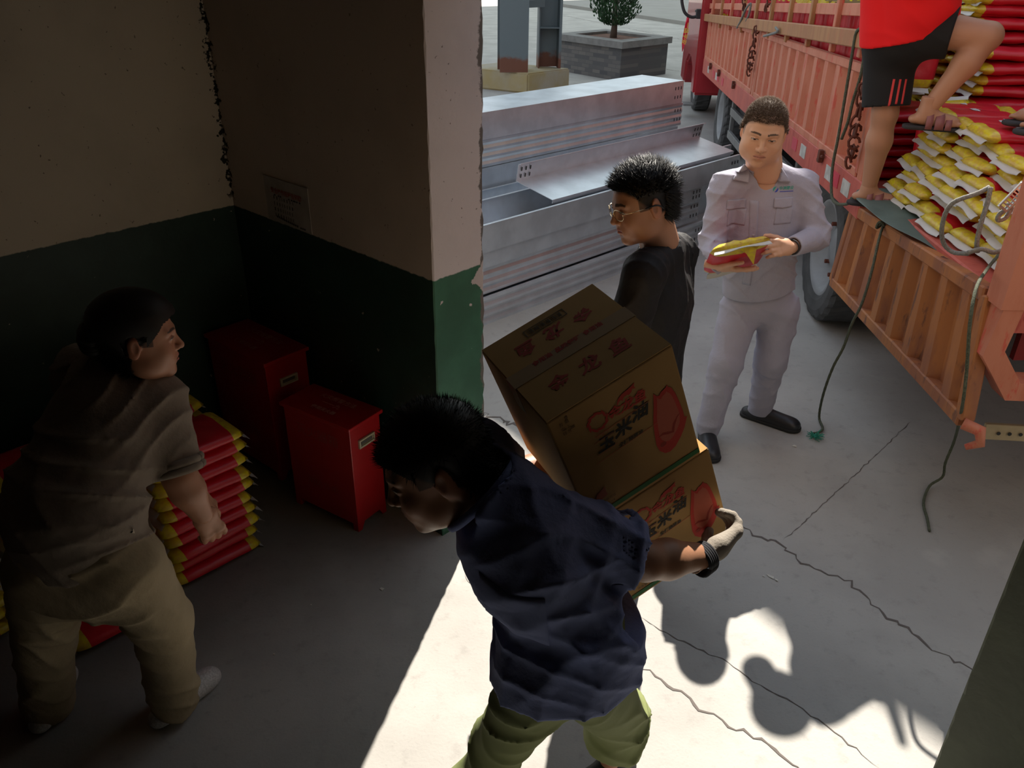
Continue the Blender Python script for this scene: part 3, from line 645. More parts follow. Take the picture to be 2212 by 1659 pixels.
# ------------------------------------------------------------------ planter with a small cypress
def planter():
    a = Vector(atz(1338, 176)); a.z = 0; e1 = Vector((.80, .60, 0)).normalized(); e2 = Vector((-.62, .785, 0)).normalized(); S1, S2 = 1.35, 2.1
    e2 = (Vector(atz(1205, 152)) - Vector(atz(1338, 176))); e2.z = 0; S2 = e2.length; e2.normalize(); e1 = (Vector(atz(1437, 160)) - Vector(atz(1338, 176))); e1.z = 0; S1 = e1.length; e1.normalize()
    root = empty('planter', a, label='square grey brick planter box with a stone rim holding a small cypress', cat='planter'); h = .60
    m = bpy.data.materials.new('grey_brick'); m.use_nodes = True; N = NT(m)
    co = N.n('TexCoord'); sp = N.n('SeparateXYZ'); N.l(co.outputs['Object'], sp.inputs[0]); s = N.math('SUBTRACT', N.math('MULTIPLY', sp.outputs[0], 1.0), N.math('MULTIPLY', sp.outputs[1], .7)); cb_ = N.n('CombineXYZ'); N.l(s, cb_.inputs[0]); N.l(sp.outputs[2], cb_.inputs[1])
    bt = N.t.nodes.new('ShaderNodeTexBrick'); N.l(cb_.outputs[0], bt.inputs['Vector']); bt.inputs['Scale'].default_value = 1; bt.inputs['Brick Width'].default_value = .26; bt.inputs['Row Height'].default_value = .075; bt.inputs['Mortar Size'].default_value = .006
    bt.inputs['Color1'].default_value = (.085, .085, .09, 1); bt.inputs['Color2'].default_value = (.17, .155, .145, 1); bt.inputs['Mortar'].default_value = (.10, .10, .10, 1); N.l(bt.outputs[0], N.b.inputs['Base Color']); N.b.inputs['Roughness'].default_value = .85
    def prism(o, x0, x1, y0, y1, z0, z1):
        bm = bmesh.new(); pts = [o + e1 * x + e2 * y for x, y in ((x0, y0), (x1, y0), (x1, y1), (x0, y1))]; A = [bm.verts.new(p + ZZ * z0) for p in pts]; B = [bm.verts.new(p + ZZ * z1) for p in pts]
        for i in range(4): bm.faces.new((A[i], A[(i + 1) % 4], B[(i + 1) % 4], B[i]))
        bm.faces.new(A[::-1]); bm.faces.new(B); bmesh.ops.recalc_face_normals(bm, faces=bm.faces); return bm
    obj('brick_wall', prism(a, 0, S1, 0, S2, 0, h), m, root)
    rmt = mat('rim_stone', (.24, .235, .225), rough=.85, var=.25, vscale=6)
    bm = bmesh.new()
    for (x0, x1, y0, y1) in ((-.06, S1 + .06, -.06, .26), (-.06, S1 + .06, S2 - .26, S2 + .06), (-.06, .26, .26, S2 - .26), (S1 - .26, S1 + .06, .26, S2 - .26)):
        b2 = prism(a, x0, x1, y0, y1, h, h + .12); me = bpy.data.meshes.new('x'); b2.to_mesh(me); b2.free(); bm.from_mesh(me); bpy.data.meshes.remove(me)
    obj('rim', bm, rmt, root)
    obj('soil', prism(a, .26, S1 - .26, .26, S2 - .26, h, h + .07), mat('red_soil', (.20, .10, .07), rough=.95, var=.4, vscale=20, bump=.6, bscale=30, bdist=.02), root)
    c = a + e1 * S1 * .5 + e2 * S2 * .5 + ZZ * (h + .07)
    tr = empty('cypress_tree', c, label='small dark green cypress growing in the brick planter', cat='tree'); rg = random.Random(4)
    bm = bmesh.new(); tube(bm, [c + ZZ * 0, c + Vector((.01, 0, .3)), c + Vector((-.02, .02, .9)), c + Vector((0, 0, 2.0))], [.075, .055, .045, .02], 8)
    for k in range(16):
        zz = .28 + .1 * k; an = k * 2.4; L = .30 + .12 * rg.random(); tube(bm, [c + ZZ * zz, c + Vector((math.cos(an) * L * .6, math.sin(an) * L * .6, zz + .10)), c + Vector((math.cos(an) * L, math.sin(an) * L, zz + .30))], [.018, .012, .006], 5)
    obj('trunk', bm, mat('grey_bark', (.12, .09, .07), rough=.9), tr, smooth=True)
    V, F = [], []
    for k in range(5200):
        zz = rg.uniform(.22, 2.0); R = .52 * min(1, (zz - .05) / .40) * (1 if zz < 1.2 else 1 - (zz - 1.2) * .9); an = rg.random() * 6.28; lob = .82 + .18 * math.sin(an * 5 + zz * 7); r = R * lob * math.sqrt(rg.uniform(.15, 1))
        p = c + Vector((math.cos(an) * r, math.sin(an) * r, zz)); d = Vector((math.cos(an) * .5 + rg.uniform(-.4, .4), math.sin(an) * .5 + rg.uniform(-.4, .4), 1)).normalized(); s = d.orthogonal().normalized(); s.rotate(Matrix.Rotation(rg.random() * 6.28, 3, d)); L = rg.uniform(.05, .10); w_ = rg.uniform(.012, .022)
        n = len(V); V += [p, p + d * L * .5 + s * w_, p + d * L, p + d * L * .5 - s * w_]; F.append((n, n + 1, n + 2, n + 3))
    pmesh('foliage', V, F, mat('cypress_green', (.035, .10, .035), rough=.7, col2=(.015, .05, .02), vscale=5), tr)['kind'] = 'stuff'
planter()
# ------------------------------------------------------------------ truck
TD = Vector((.0978, .9947, -.0326)).normalized(); TN = Vector((-TD.y, TD.x, 0)).normalized(); TO = Vector((2.0, 5.2, 0))   # forward, outwards (left side)
def tp(s, w, h): return TO + TD * s + TN * w + ZZ * h          # s forward, w outwards, h above the yard
def ys(y): return (y - 5.2) / TD.y
def paint(name, c1, c2, c3, rough=.6, sc=3.0):
    m = bpy.data.materials.new(name); m.use_nodes = True; N = NT(m)
    mp = N.n('Mapping'); mp.inputs['Scale'].default_value = (1, 1, .28); N.l(N.pos(), mp.inputs[0]); v = mp.outputs[0]
    a = N.step(N.noise(sc * 3, 5, .6, vec=v), .42, .62); b = N.step(N.noise(sc * 8, 5, .65, vec=v), .56, .66)
    c = N.mix(a, c1, c2); c = N.mix(N.math('MULTIPLY', b, .8), c, c3); N.l(c, N.b.inputs['Base Color']); N.b.inputs['Roughness'].default_value = rough
    N.bump(N.noise(30, 4), .15, .004); return m
TP = paint('faded_orange_truck_paint', (.60, .215, .13), (.54, .17, .095), (.60, .08, .05))
TF = paint('rusty_orange_flap_paint', (.44, .165, .05), (.31, .115, .055), (.15, .065, .045), sc=2.2)
TR_ = paint('pinkish_red_rail_paint', (.55, .12, .085), (.48, .10, .075), (.40, .05, .035))
RUST = mat('rusty_hardware', (.16, .045, .025), rough=.85, var=.4, vscale=20, bump=.4, bscale=30)
DKM = mat('dark_chassis_steel', (.035, .035, .038), rough=.7, var=.3, vscale=6); GYM = mat('grey_guard_paint', (.20, .20, .195), rough=.6, var=.25, vscale=7)
truck = empty('truck', tp(3, -1.2, 0), label='red and orange slatted side cargo truck loaded with red rice bags', cat='truck')
def beam(bm, a, b, w, h, up=ZZ):
    a, b = Vector(a), Vector(b); x = (b - a).normalized(); y = up.cross(x).normalized(); z = x.cross(y); box(bm, (0, 0, 0), ((b - a).length, w, h), frame((a + b) / 2, x, y, z), bev=min(w, h) * .12, seg=1)
def panel(name, BL_, BR_, TR2, TL, n, depth, m, parent, outn, fm=None, frame_w=.05):
    """corrugated drop side between four corners (bottom-left, bottom-right, top-right, top-left seen from outside)"""
    BL_, BR_, TR2, TL = map(Vector, (BL_, BR_, TR2, TL)); bm = bmesh.new(); cols = []
    us = []
    for i in range(n):
        for f, dpt in ((.06, 0), (.20, 1), (.50, 1), (.64, 0), ): us.append(((i + f) / n, dpt))
    us = [(0, 0)] + us + [(1, 0)]; 
    for u, d in us:
        b = BL_.lerp(BR_, u) + outn * (d * depth - depth); t = TL.lerp(TR2, u) + outn * (d * depth - depth)
        cols.append([bm.verts.new(b.lerp(t, k)) for k in (0, .5, 1)])
    for i in range(len(cols) - 1):
        for k in range(2): bm.faces.new((cols[i][k], cols[i + 1][k], cols[i + 1][k + 1], cols[i][k + 1]))
    bmesh.ops.recalc_face_normals(bm, faces=bm.faces); o = obj(name, bm, m, parent); md = o.modifiers.new('t', 'SOLIDIFY'); md.thickness = .006; md.offset = 0
    for nm, a, b in (('top_rail', TL, TR2), ('bottom_rail', BL_, BR_), ('end_stile', BL_, TL), ('end_stile', BR_, TR2)):
        bm = bmesh.new(); beam(bm, a - outn * .02, b - outn * .02, .055, frame_w, up=ZZ if nm.endswith('rail') else outn.cross(ZZ)); obj(nm, bm, fm or m, o)
    return o
RAILH, PB, PT = .95, 1.17, 1.70
# left side
sF, sM0, sM1, sR = ys(12.5), ys(8.42), ys(8.24), ys(4.64)
panel('side_panel', tp(sF, 0, PB), tp(sM0, 0, PB), tp(sM0, 0, PT), tp(sF, 0, PT), 13, .055, TP, truck, TN)
panel('side_panel', tp(sM1, 0, PB), tp(sR, 0, PB), tp(sR, 0, PT), tp(sM1, 0, PT), 12, .055, TP, truck, TN)
for s in ((sM0 + sM1) / 2, sR - .07, sF + .06):
    bm = bmesh.new(); beam(bm, tp(s, -.03, .98), tp(s, -.03, PT + .05), .07, .09, up=TD); obj('side_post', bm, TP, truck)
bm = bmesh.new(); beam(bm, tp(sF + .1, -.02, (RAILH + PB) / 2 - .01), tp(ys(4.45), -.02, (RAILH + PB) / 2 - .01), .06, PB - RAILH - .02); rail = obj('bed_rail', bm, TR_, truck)
wst = mat('white_reflector', (.62, .60, .56), rough=.5, var=.3, vscale=14); rst = mat('red_reflector', (.62, .05, .08), rough=.4)
for i, y in enumerate((11.9, 11.45, 11.0, 10.55, 6.95, 6.35, 5.9, 5.15, 4.75)):
    for k, (m_, nm) in enumerate(((wst, 'white_reflector'), (rst, 'red_reflector'))):
        if (i + k) % 2 and i not in (2, 7): continue
        bm = bmesh.new(); box(bm, (0, 0, 0), (.16, .004, .085), frame(tp(ys(y - .16 * k), .012, 1.06), TD, TN, ZZ)); obj(nm, bm, m_, rail)
for y in (11.6, 10.7, 9.4, 6.6, 5.35):
    bm = bmesh.new(); c = tp(ys(y), .03, 1.13); box(bm, (0, 0, 0), (.05, .03, .08), frame(c, TD, TN, ZZ), bev=.006); tube(bm, [c + TD * .05 - ZZ * .03, c - TD * .01, c - TD * .07 + ZZ * .01], .010, 6); obj('side_latch', bm, RUST, rail)
# bed, chassis, right side, headboard
bm = bmesh.new(); beam(bm, tp(sF + .1, -1.22, 1.08), tp(ys(2.80), -1.22, 1.08), 2.36, .06); obj('bed_floor', bm, TR_, truck)
bm = bmesh.new(); beam(bm, tp(ys(14.5), -.8, .78), tp(ys(2.95), -.8, .78), .10, .24); obj('chassis_beam', bm, DKM, truck)
bm = bmesh.new(); beam(bm, tp(ys(14.5), -1.65, .78), tp(ys(2.95), -1.65, .78), .10, .24); obj('chassis_beam', bm, DKM, truck)
for y in (3.3, 4.2, 6.6, 7.6, 8.8, 10, 11): bm = bmesh.new(); beam(bm, tp(ys(y), -.05, .98), tp(ys(y), -2.4, .98), .10, .12, up=ZZ); obj('cross_member', bm, DKM, truck)
panel('side_panel', tp(ys(2.9), -2.42, PB), tp(sF, -2.42, PB), tp(sF, -2.42, PT), tp(ys(2.9), -2.42, PT), 30, .035, TP, truck, -TN)
bm = bmesh.new(); beam(bm, tp(sF + .12, -.02, 1.9), tp(sF + .12, -2.4, 1.9), .06, 1.6); obj('headboard', bm, TP, truck)
# slatted rack above the panels
RB = paint('brown_orange_board', (.42, .20, .075), (.36, .15, .06), (.45, .13, .06))
def rk(s, w=0.0, dh=0.0):
    y = 5.2 + s * TD.y; h = 1.855 + (y - 5.0) * (-.022); return tp(s, .03 + w, h + dh)
bm = bmesh.new(); beam(bm, rk(ys(13.0)), rk(ys(4.55)), .05, .095); obj('rack_board', bm, RB, truck)
bm = bmesh.new(); beam(bm, rk(ys(12.9), -.05, .15), rk(ys(4.3), -.05, .15), .03, .07); obj('rack_rail', bm, TP, truck)
for y in (12.2, 11.3, 10.4, 9.5, 8.7, 7.9, 7.1, 6.35, 5.65, 5.0, 4.5):
    bm = bmesh.new(); beam(bm, rk(ys(y), -.025, -.10), rk(ys(y), -.025, 1.05), .035, .055, up=TD); obj('rack_post', bm, RB if int(y * 10) % 2 else TP, truck)
bm = bmesh.new(); beam(bm, rk(ys(12.9), -.05, 1.0), rk(ys(4.3), -.05, 1.0), .03, .07); obj('rack_rail', bm, TP, truck)
# lowered rear side flap hanging from the bed edge
FTL, FTR, FBR, FBL = Vector((1.94, 4.58, 1.0)), Vector((1.77, 2.85, 1.17)), Vector((1.755, 2.74, .69)), Vector((1.945, 4.68, .52))
fn_ = (FBL - FTL).cross(FTR - FTL).normalized(); fn_ = fn_ if fn_.dot(TN) > 0 else -fn_
fl = panel('hanging_flap', FBL, FBR, FTR, FTL, 8, .045, TF, truck, fn_, fm=TF, frame_w=.06)
fl['label'] = 'lowered rusty orange side flap'
bm = bmesh.new(); c = FBR + fn_ * .0; tube(bm, [c + Vector((.0, -.03, 0)), c + Vector((.05, -.07, -.01)), c + Vector((.06, -.08, -.06)), c + Vector((.02, -.06, -.09))], [.025, .025, .02, .012], 8); obj('flap_hook', bm, TP, fl, smooth=True)
bm = bmesh.new()
for k in range(3): tube(bm, [FTR + Vector((.06 + .004 * k, .28 + .07 * k, -.03)), FTR + Vector((.065, .33 + .07 * k, -.03))], .018, 10)
obj('hinge', bm, RUST, fl, smooth=True)
# rear frame with its corner post
def path_beam(name, pts, w, h, m, parent, up):
    bm = bmesh.new(); P = [Vector(p) for p in pts]; pr = None; up = Vector(up)
    for i, p in enumerate(P):
        d0 = (P[i] - P[i - 1]).normalized() if i else (P[1] - P[0]).normalized(); d1 = (P[i + 1] - P[i]).normalized() if i < len(P) - 1 else d0
        t = (d0 + d1).normalized(); s = t.cross(up).normalized(); k = 1 / max(.5, t.dot(d0))
        q = [bm.verts.new(p + s * a * w / 2 * k + up * b * h / 2) for a, b in ((-1, -1), (1, -1), (1, 1), (-1, 1))]
        if pr:
            for j in range(4): bm.faces.new((pr[j], pr[(j + 1) % 4], q[(j + 1) % 4], q[j]))
        else: bm.faces.new(q[::-1])
        pr = q
    bm.faces.new(pr); bmesh.ops.recalc_face_normals(bm, faces=bm.faces)
    return obj(name, bm, m, parent)
Yv = Vector((0, 1, 0))
path_beam('corner_post', [(1.84, 2.78, 3.0), (1.835, 2.78, 1.16)], .13, .11, TP, truck, Yv)
path_beam('rear_bracket', [(1.825, 2.78, 1.2), (1.80, 2.78, .98), (1.92, 2.78, .82), (2.7, 2.78, .80), (4.1, 2.85, .80)], .075, .10, TP, truck, Yv)
path_beam('rear_sill', [(1.86, 2.84, 1.10), (4.15, 2.9, 1.10)], .12, .10, TR_, truck, Yv)
path_beam('lamp_board', [(2.02, 2.95, .93), (2.9, 3.0, .93)], .15, .03, mat('dark_red_board', (.25, .02, .02), rough=.6), truck, Yv)
bm = bmesh.new(); beam(bm, (2.02, 2.97, .50), (2.9, 2.90, .50), .02, .075, ZZ); pl = obj('bumper_bar', bm, mat('yellowed_white_bar', (.50, .40, .25), rough=.6, var=.2), truck)
for k in range(3): bm = bmesh.new(); x = 2.075 + .045 * k; tube(bm, [(x, 2.951 - (x - 2.02) * .08, .50), (x, 2.954 - (x - 2.02) * .08, .50)], .008, 10); obj('bolt_hole', bm, DKM, pl)
for x in (2.45,): bm = bmesh.new(); beam(bm, (x, 2.98, .50), (x, 3.0, .98), .05, .05, Yv); obj('bumper_stay', bm, DKM, truck)
# wheels
def wheel(c, R, wd, label=None):
    rb_ = mat('dusty_tyre_rubber', (.085, .085, .085), rough=.9, var=.35, vscale=8); rim_m = mat('grey_wheel_rim', (.30, .31, .32), rough=.5, var=.2, vscale=6)
    prof = [(.62, .30), (.66, .42), (.72, .48), (.86, .50), (.96, .46), (1.0, .36), (1.0, 0), (1.0, -.36), (.96, -.46), (.86, -.50), (.72, -.48), (.66, -.42), (.62, -.30)]
    ax = TN; e1 = TD; e2 = ax.cross(e1).normalized(); n = 96; bm = bmesh.new(); rings = []
    for i in range(n):
        a = 2 * math.pi * i / n; r = []
        for j, (f, g) in enumerate(prof):
            rr = f * R
            if 4 < j < 8: rr -= .012 if ((i + (j % 2) * 2) % 4 == 0) else 0
            if j in (4, 8): rr -= .014 if i % 4 < 2 else 0
            if j == 6: rr -= .012 if i % 2 else 0
            r.append(bm.verts.new(c + (e1 * math.cos(a) + e2 * math.sin(a)) * rr + ax * g * wd))
        rings.append(r)
    for i in range(n):
        for j in range(len(prof) - 1): bm.faces.new((rings[i][j], rings[i][j + 1], rings[(i + 1) % n][j + 1], rings[(i + 1) % n][j]))
    bmesh.ops.recalc_face_normals(bm, faces=bm.faces); w = obj('wheel', bm, rb_, truck)
    bm = bmesh.new(); pr = [(.66, .40), (.62, .42), (.58, .30), (.50, .05), (.30, .02), (.26, .12), (.14, .14), (.0, .15)]; rings = []
    for i in range(48):
        a = 2 * math.pi * i / 48; rings.append([bm.verts.new(c + (e1 * math.cos(a) + e2 * math.sin(a)) * f * R + ax * g * wd) for f, g in pr])
    for i in range(48):
        for j in range(len(pr) - 1): bm.faces.new((rings[i][j], rings[i][j + 1], rings[(i + 1) % 48][j + 1], rings[(i + 1) % 48][j]))
    bmesh.ops.remove_doubles(bm, verts=bm.verts, dist=.001); bmesh.ops.recalc_face_normals(bm, faces=bm.faces); rm2 = obj('rim', bm, rim_m, w, smooth=True)
    for k in range(8):
        a = k * math.pi / 4; q = c + (e1 * math.cos(a) + e2 * math.sin(a)) * R * .38 + ax * wd * .04; bm = bmesh.new(); tube(bm, [q, q + ax * .03], .016, 6); obj('wheel_nut', bm, RUST, rm2)
for y, w_ in ((5.38, -.22), (5.38, -.56), (5.38, -2.2), (10.62, -.16), (10.62, -2.2), (13.75, -.14), (13.75, -2.2)):
    c = tp(ys(y), w_, 0); c.z = .50 if y < 6 else .46; wheel(c, .50 if y < 6 else .46, .26)
# side guard under the bed
for h in (.78, .52): bm = bmesh.new(); beam(bm, tp(ys(9.95), -.08, h), tp(ys(6.4), -.08, h), .04, .085); obj('side_guard_rail', bm, GYM, truck)
for y in (9.95, 8.9, 7.7, 6.4): bm = bmesh.new(); beam(bm, tp(ys(y), -.10, .96), tp(ys(y), -.10, .46), .05, .06, up=TD); obj('side_guard_post', bm, GYM, truck)
bm = bmesh.new(); beam(bm, tp(ys(9.8), -.55, .66), tp(ys(8.4), -.55, .66), .55, .42); obj('fuel_tank', bm, DKM, truck)
bm = bmesh.new(); tube(bm, [tp(ys(10.6), -.3, .78), tp(ys(10.3), -.28, .72), tp(ys(9.9), -.2, .80), tp(ys(9.6), -.25, .70)], .04, 8); obj('air_hose', bm, GYM, truck, smooth=True)
# cab
CR = mat('red_cab_paint', (.42, .025, .035), rough=.35, coat=.4, var=.15, vscale=2)
bm = bmesh.new(); prof = [(12.75, .62), (12.75, 2.75), (13.0, 2.95), (14.5, 2.9), (14.9, 1.9), (15.0, .65), (14.45, .62), (14.3, .95), (13.95, 1.08), (13.55, 1.08), (13.2, .95), (13.05, .62)]
A = [bm.verts.new(tp(ys(y), .10, h)) for y, h in prof]; B = [bm.verts.new(tp(ys(y), -2.4, h)) for y, h in prof]; n = len(prof)
for i in range(n): bm.faces.new((A[i], A[(i + 1) % n], B[(i + 1) % n], B[i]))
bm.faces.new(A[::-1]); bm.faces.new(B); bmesh.ops.recalc_face_normals(bm, faces=bm.faces); bmesh.ops.bevel(bm, geom=[e for e in bm.edges], offset=.035, segments=2, affect='EDGES'); cab = obj('cab', bm, CR, truck)
bm = bmesh.new(); box(bm, (0, 0, 0), (.95, .012, .70), frame(tp(ys(13.9), .105, 2.3), TD, TN, ZZ)); obj('side_window', bm, mat('dark_cab_glass', (.02, .025, .03), rough=.08), cab)
bm = bmesh.new(); box(bm, (0, 0, 0), (.12, .03, .03), frame(tp(ys(13.3), .12, 1.75), TD, TN, ZZ), bev=.008); obj('door_handle', bm, DKM, cab)
bm = bmesh.new(); box(bm, (0, 0, 0), (.28, .16, .03), frame(tp(ys(13.1), .12, .45), TD, TN, ZZ), bev=.01); obj('step', bm, GYM, cab)
bm = bmesh.new()
def MP(u, v): return Vector(aty(u, v, 12.9))
tube(bm, spline([MP(1472, -12), MP(1474, 10), MP(1480, 28), MP(1494, 37), MP(1512, 34)], 5), .022, 8); mir = obj('mirror_arm', bm, DKM, cab, smooth=True)
bm = bmesh.new(); c = MP(1511, 30); box(bm, (0, 0, 0), (.10, .08, .13), frame(c, Vector((1, 0, 0)), Vector((0, 1, 0)), ZZ), bev=.015); obj('arm_bracket', bm, DKM, mir)
# red ribbon tied to the mirror arm
rbm = mat('red_ribbon', (.72, .02, .06), rough=.5); bm = bmesh.new(); pts = [(1487, 34), (1484, 52), (1480, 72), (1477, 92), (1474, 112)]; wd = [.03, .055, .06, .05, .01]
L_ = [(MP(u, v) + Vector((w_ * .5, .02 * math.sin(i * 2), 0)), MP(u, v) - Vector((w_ * .5, -.02 * math.cos(i * 2), 0))) for i, ((u, v), w_) in enumerate(zip(pts, wd))]
vv = [(bm.verts.new(a), bm.verts.new(b)) for a, b in L_]
for i in range(4): bm.faces.new((vv[i][0], vv[i + 1][0], vv[i + 1][1], vv[i][1]))
r_ = obj('ribbon', bm, rbm, None, label='red ribbon with yellow characters hanging from the truck mirror arm', cat='ribbon'); md = r_.modifiers.new('t', 'SOLIDIFY'); md.thickness = .003
M = frame(MP(1480, 72) + Vector((0, -.03, 0)), Vector((.12, 0, .99)), Vector((-.99, 0, .12)), Vector((0, -1, 0)))
put_text('ribbon_lettering', '一路平安', M @ Matrix.Rotation(math.pi, 4, 'Z'), .075, mat('yellow_ribbon_print', (.75, .6, .1), rough=.6), r_, .001)
# rusted buckles hanging at the posts
def buckle(s, h0, n, parent=None):
    rg = random.Random(int(s * 10)); bm = bmesh.new(); c = tp(s, .05, h0)
    for i in range(n):
        p = c + TD * rg.uniform(-.04, .04) + ZZ * (-.055 * i) + TN * rg.uniform(0, .02)
        tube(bm, [p + Vector((math.cos(a) * .022, 0, math.sin(a) * .035)) + TN * .01 * math.sin(a + i) for a in np.linspace(0, 5.8, 9)], .008, 5)
        if i % 2 == 0: box(bm, (0, 0, 0), (.05, .012, .08), frame(p, TD, TN, ZZ) @ Matrix.Rotation(rg.uniform(-.5, .5), 4, 'Y'), bev=.004, seg=1)
    return obj('rusty_buckle', bm, RUST, truck)
buckle((sM0 + sM1) / 2, 1.74, 8); buckle(sR - .02, 1.62, 8); buckle(ys(7.9), 2.05, 3); buckle(ys(9.2), 2.02, 3)
# ------------------------------------------------------------------ tarpaulin on the bed edge
tm = mat('green_grey_tarpaulin', (.115, .165, .145), rough=.55, var=.2, vscale=7, bump=.4, bscale=5, bdist=.02)
outer = [(1842, 428), (1870, 452), (1905, 478), (1950, 505), (2000, 530), (2050, 560), (2100, 580), (2135, 583), (2158, 560)]
inner = [(1852, 405), (1895, 425), (1930, 440), (1975, 462), (2020, 490), (2060, 515), (2095, 530), (2125, 540), (2155, 545)]
bm = bmesh.new(); pr = None
for i, (a, b) in enumerate(zip(outer, inner)):
    pa = Vector(atz(a[0], a[1], 1.135 + .006 * (i % 2) + (.0 if i < 5 else -.0))); pb = Vector(atz(b[0], b[1], 1.15)); q = [bm.verts.new(pa.lerp(pb, t) + ZZ * (.006 + .008 * math.sin(i * 2.1 + t * 4))) for t in (0, .33, .66, 1)] + [bm.verts.new(pb + Vector((.45, .02, .008)))]
    if pr:
        for k in range(4): bm.faces.new((pr[k], q[k], q[k + 1], pr[k + 1]))
    pr = q
bmesh.ops.recalc_face_normals(bm, faces=bm.faces)
t_ = obj('tarpaulin', bm, tm, None, smooth=True, label='green grey tarpaulin strip spread along the rear bed edge of the truck', cat='tarpaulin'); md = t_.modifiers.new('t', 'SOLIDIFY'); md.thickness = .006; md = t_.modifiers.new('s', 'SUBSURF'); md.levels = 1; md.render_levels = 2
# ------------------------------------------------------------------ cargo
TA = math.atan2(TN.y, TN.x)         # bag long axis across the truck, +x end outwards
rb.seed(21); HB = .0640
heap = 'rice bags at the edge of the low rear heap'
for L in range(7):
    z = 1.158 + .031 + HB * L
    ncol = 6 if L < 5 else (5 if L == 5 else 4)
    for c in range(ncol):
        y = 4.40 - .245 * c - (.12 if L % 2 else 0) + (.10 if L > 4 else 0)
        if y < 3.02: continue
        s = ys(y); w_ = -.30 - .022 * L + rb.uniform(-.04, .04); p = tp(s, w_, 0); p.z = z - (y - 4.3) * .03
        top = L == 6 or (c == ncol - 1 and L >= 4)
        rice_bag(bagM(p, TA + math.pi * (rb.random() < .8) + rb.uniform(-.09, .09), rb.uniform(-.05, .05), rb.uniform(-.05, .09)), 'yellow-ended rice bag in layer %s, %s from the climbing person, low rear heap' % (['one', 'two', 'three', 'four', 'five', 'six', 'seven'][L], ordw(c + 1)), heap, handle=(top and rb.random() < .7), lab=top or rb.random() < .2)
for row, w0 in ((1, -.76), (2, -1.20), (3, -1.64)):
    for L in (5, 6, 7) if row > 1 else (5, 6):
        for c in range(5):
            y = 4.36 - .25 * c - (.12 if L % 2 else 0)
            if L == 6 and c > 3: continue
            p = tp(ys(y), w0 + rb.uniform(-.03, .03), 0); p.z = 1.158 + .031 + HB * L - (y - 4.3) * .03
            rice_bag(bagM(p, TA + math.pi * (rb.random() < .5) + rb.uniform(-.1, .1), rb.uniform(-.05, .05), rb.uniform(-.06, .06)), '%s rice bag in the %s row inward, %s layer, low heap top' % (ordw(c + 1), ordw(row + 1), ordw(L + 1)), 'rice bags on top of the low rear heap', handle=rb.random() < .75, lab=rb.random() < .6)
stb = rice_bag(frame(tp(ys(4.52), -.36, 1.39), ZZ, TN, ZZ.cross(TN)) @ Matrix.Rotation(.12, 4, 'Z'), 'red rice bag standing upright behind the bare shin at the end of the low heap', None, var=1, lab=True)
# high stack behind, its long red sides to the rear
for col, w0 in enumerate((-.70, -1.12, -1.54, -1.98)):
    for L in range(6, 24):
        y = 4.74 + rb.uniform(-.03, .03) + .003 * L + (.20 if col == 0 and L > 10 else 0)
        p = tp(ys(y), w0 + rb.uniform(-.03, .03), 0); p.z = 1.158 + .031 + HB * L
        rice_bag(bagM(p, TA + math.pi * (rb.random() < .5) + rb.uniform(-.05, .05), rb.uniform(-.04, .04), rb.uniform(-.05, .05)), 'rice bag in column %s from the slatted side, %s layer, high stack behind the heap' % (['one', 'two', 'three', 'four'][col], ordw(L + 1)), 'rice bags in the high stack on the truck', handle=rb.random() < .5 and L > 8, lab=rb.random() < .2)
# bags standing on end behind the slatted rack
nst = 0
for k in range(96):
    y = 4.78 + .078 * k; s = ys(y); p = tp(s, -.22 + rb.uniform(-.012, .012), 0); p.z = 1.82 - .018 * (y - 4.8) - .0 + rb.uniform(-.012, .012)
    R_ = Matrix((( TN.x, TD.x, 0, 0), (TN.y, TD.y, 0, 0), (0, 0, 0, 0), (0, 0, 0, 1)))
    xl = ZZ; zl = TD * 1.0; zl = Vector((TD.x, TD.y, 0)).normalized(); yl = zl.cross(xl)
    M = frame(p, xl, yl, zl) @ Matrix.Rotation(rb.uniform(-.05, .05), 4, 'Z')
    rice_bag(M, 'red rice bag standing on end, %s from the rear behind the slatted rack' % ordw(k + 1), 'rice bags standing on end behind the rack', seal=(k < 34), handle=(k < 26 and k % 2 == 0))
# the hidden bulk of the load as one mass of the same bags
Vs, Fs, MI, n = [], [], [], 0
bme = BAGS[0][0]; bv = np.array([v.co[:] for v in bme.vertices]); bf = [tuple(p.vertices) for p in bme.polygons]; bmi = [p.material_index for p in bme.polygons]
def bulk(p, ang):
    global n
    M = np.array(Matrix.Translation(p) @ Matrix.Rotation(ang, 4, 'Z')); Vs.append(bv @ M[:3, :3].T + M[:3, 3]); Fs.extend([tuple(i + n for i in f) for f in bf]); MI.extend(bmi); n += len(bv)
for L in range(0, 25):
    for col, w0 in enumerate((-.70, -1.12, -1.54, -1.98)):
        for r in range(0, 27):
            y = 5.02 + .27 * r
            if L < 6 and r == 0: pass
            if 0 < L < 22 and 0 < r < 26 and 0 < col < 3: continue
            if L > 20 and r % 2: pass
            p = tp(ys(y), w0 + rb.uniform(-.01, .01), 0); p.z = 1.158 + .031 + HB * L - .03 * (y - 4.8); bulk(p, TA + rb.uniform(-.02, .02))
for L in range(0, 6):
    for w0 in (-.70, -1.12, -1.54, -1.98): p = tp(ys(4.74), w0, 0); p.z = 1.189 + HB * L; bulk(p, TA)
for L in range(0, 5):
    for w0 in (-.76, -1.20, -1.64):
        for c in range(5): p = tp(ys(4.38 - .26 * c), w0, 0); p.z = 1.189 + HB * L - (4.38 - .26 * c - 4.3) * .03; bulk(p, TA)
for L in range(0, 8):
    for r in range(28): p = tp(ys(4.86 + .27 * r), -.30, 0); p.z = 1.160 + HB * L - .03 * (.27 * r); (bulk(p, TA) if L < 6 else None)
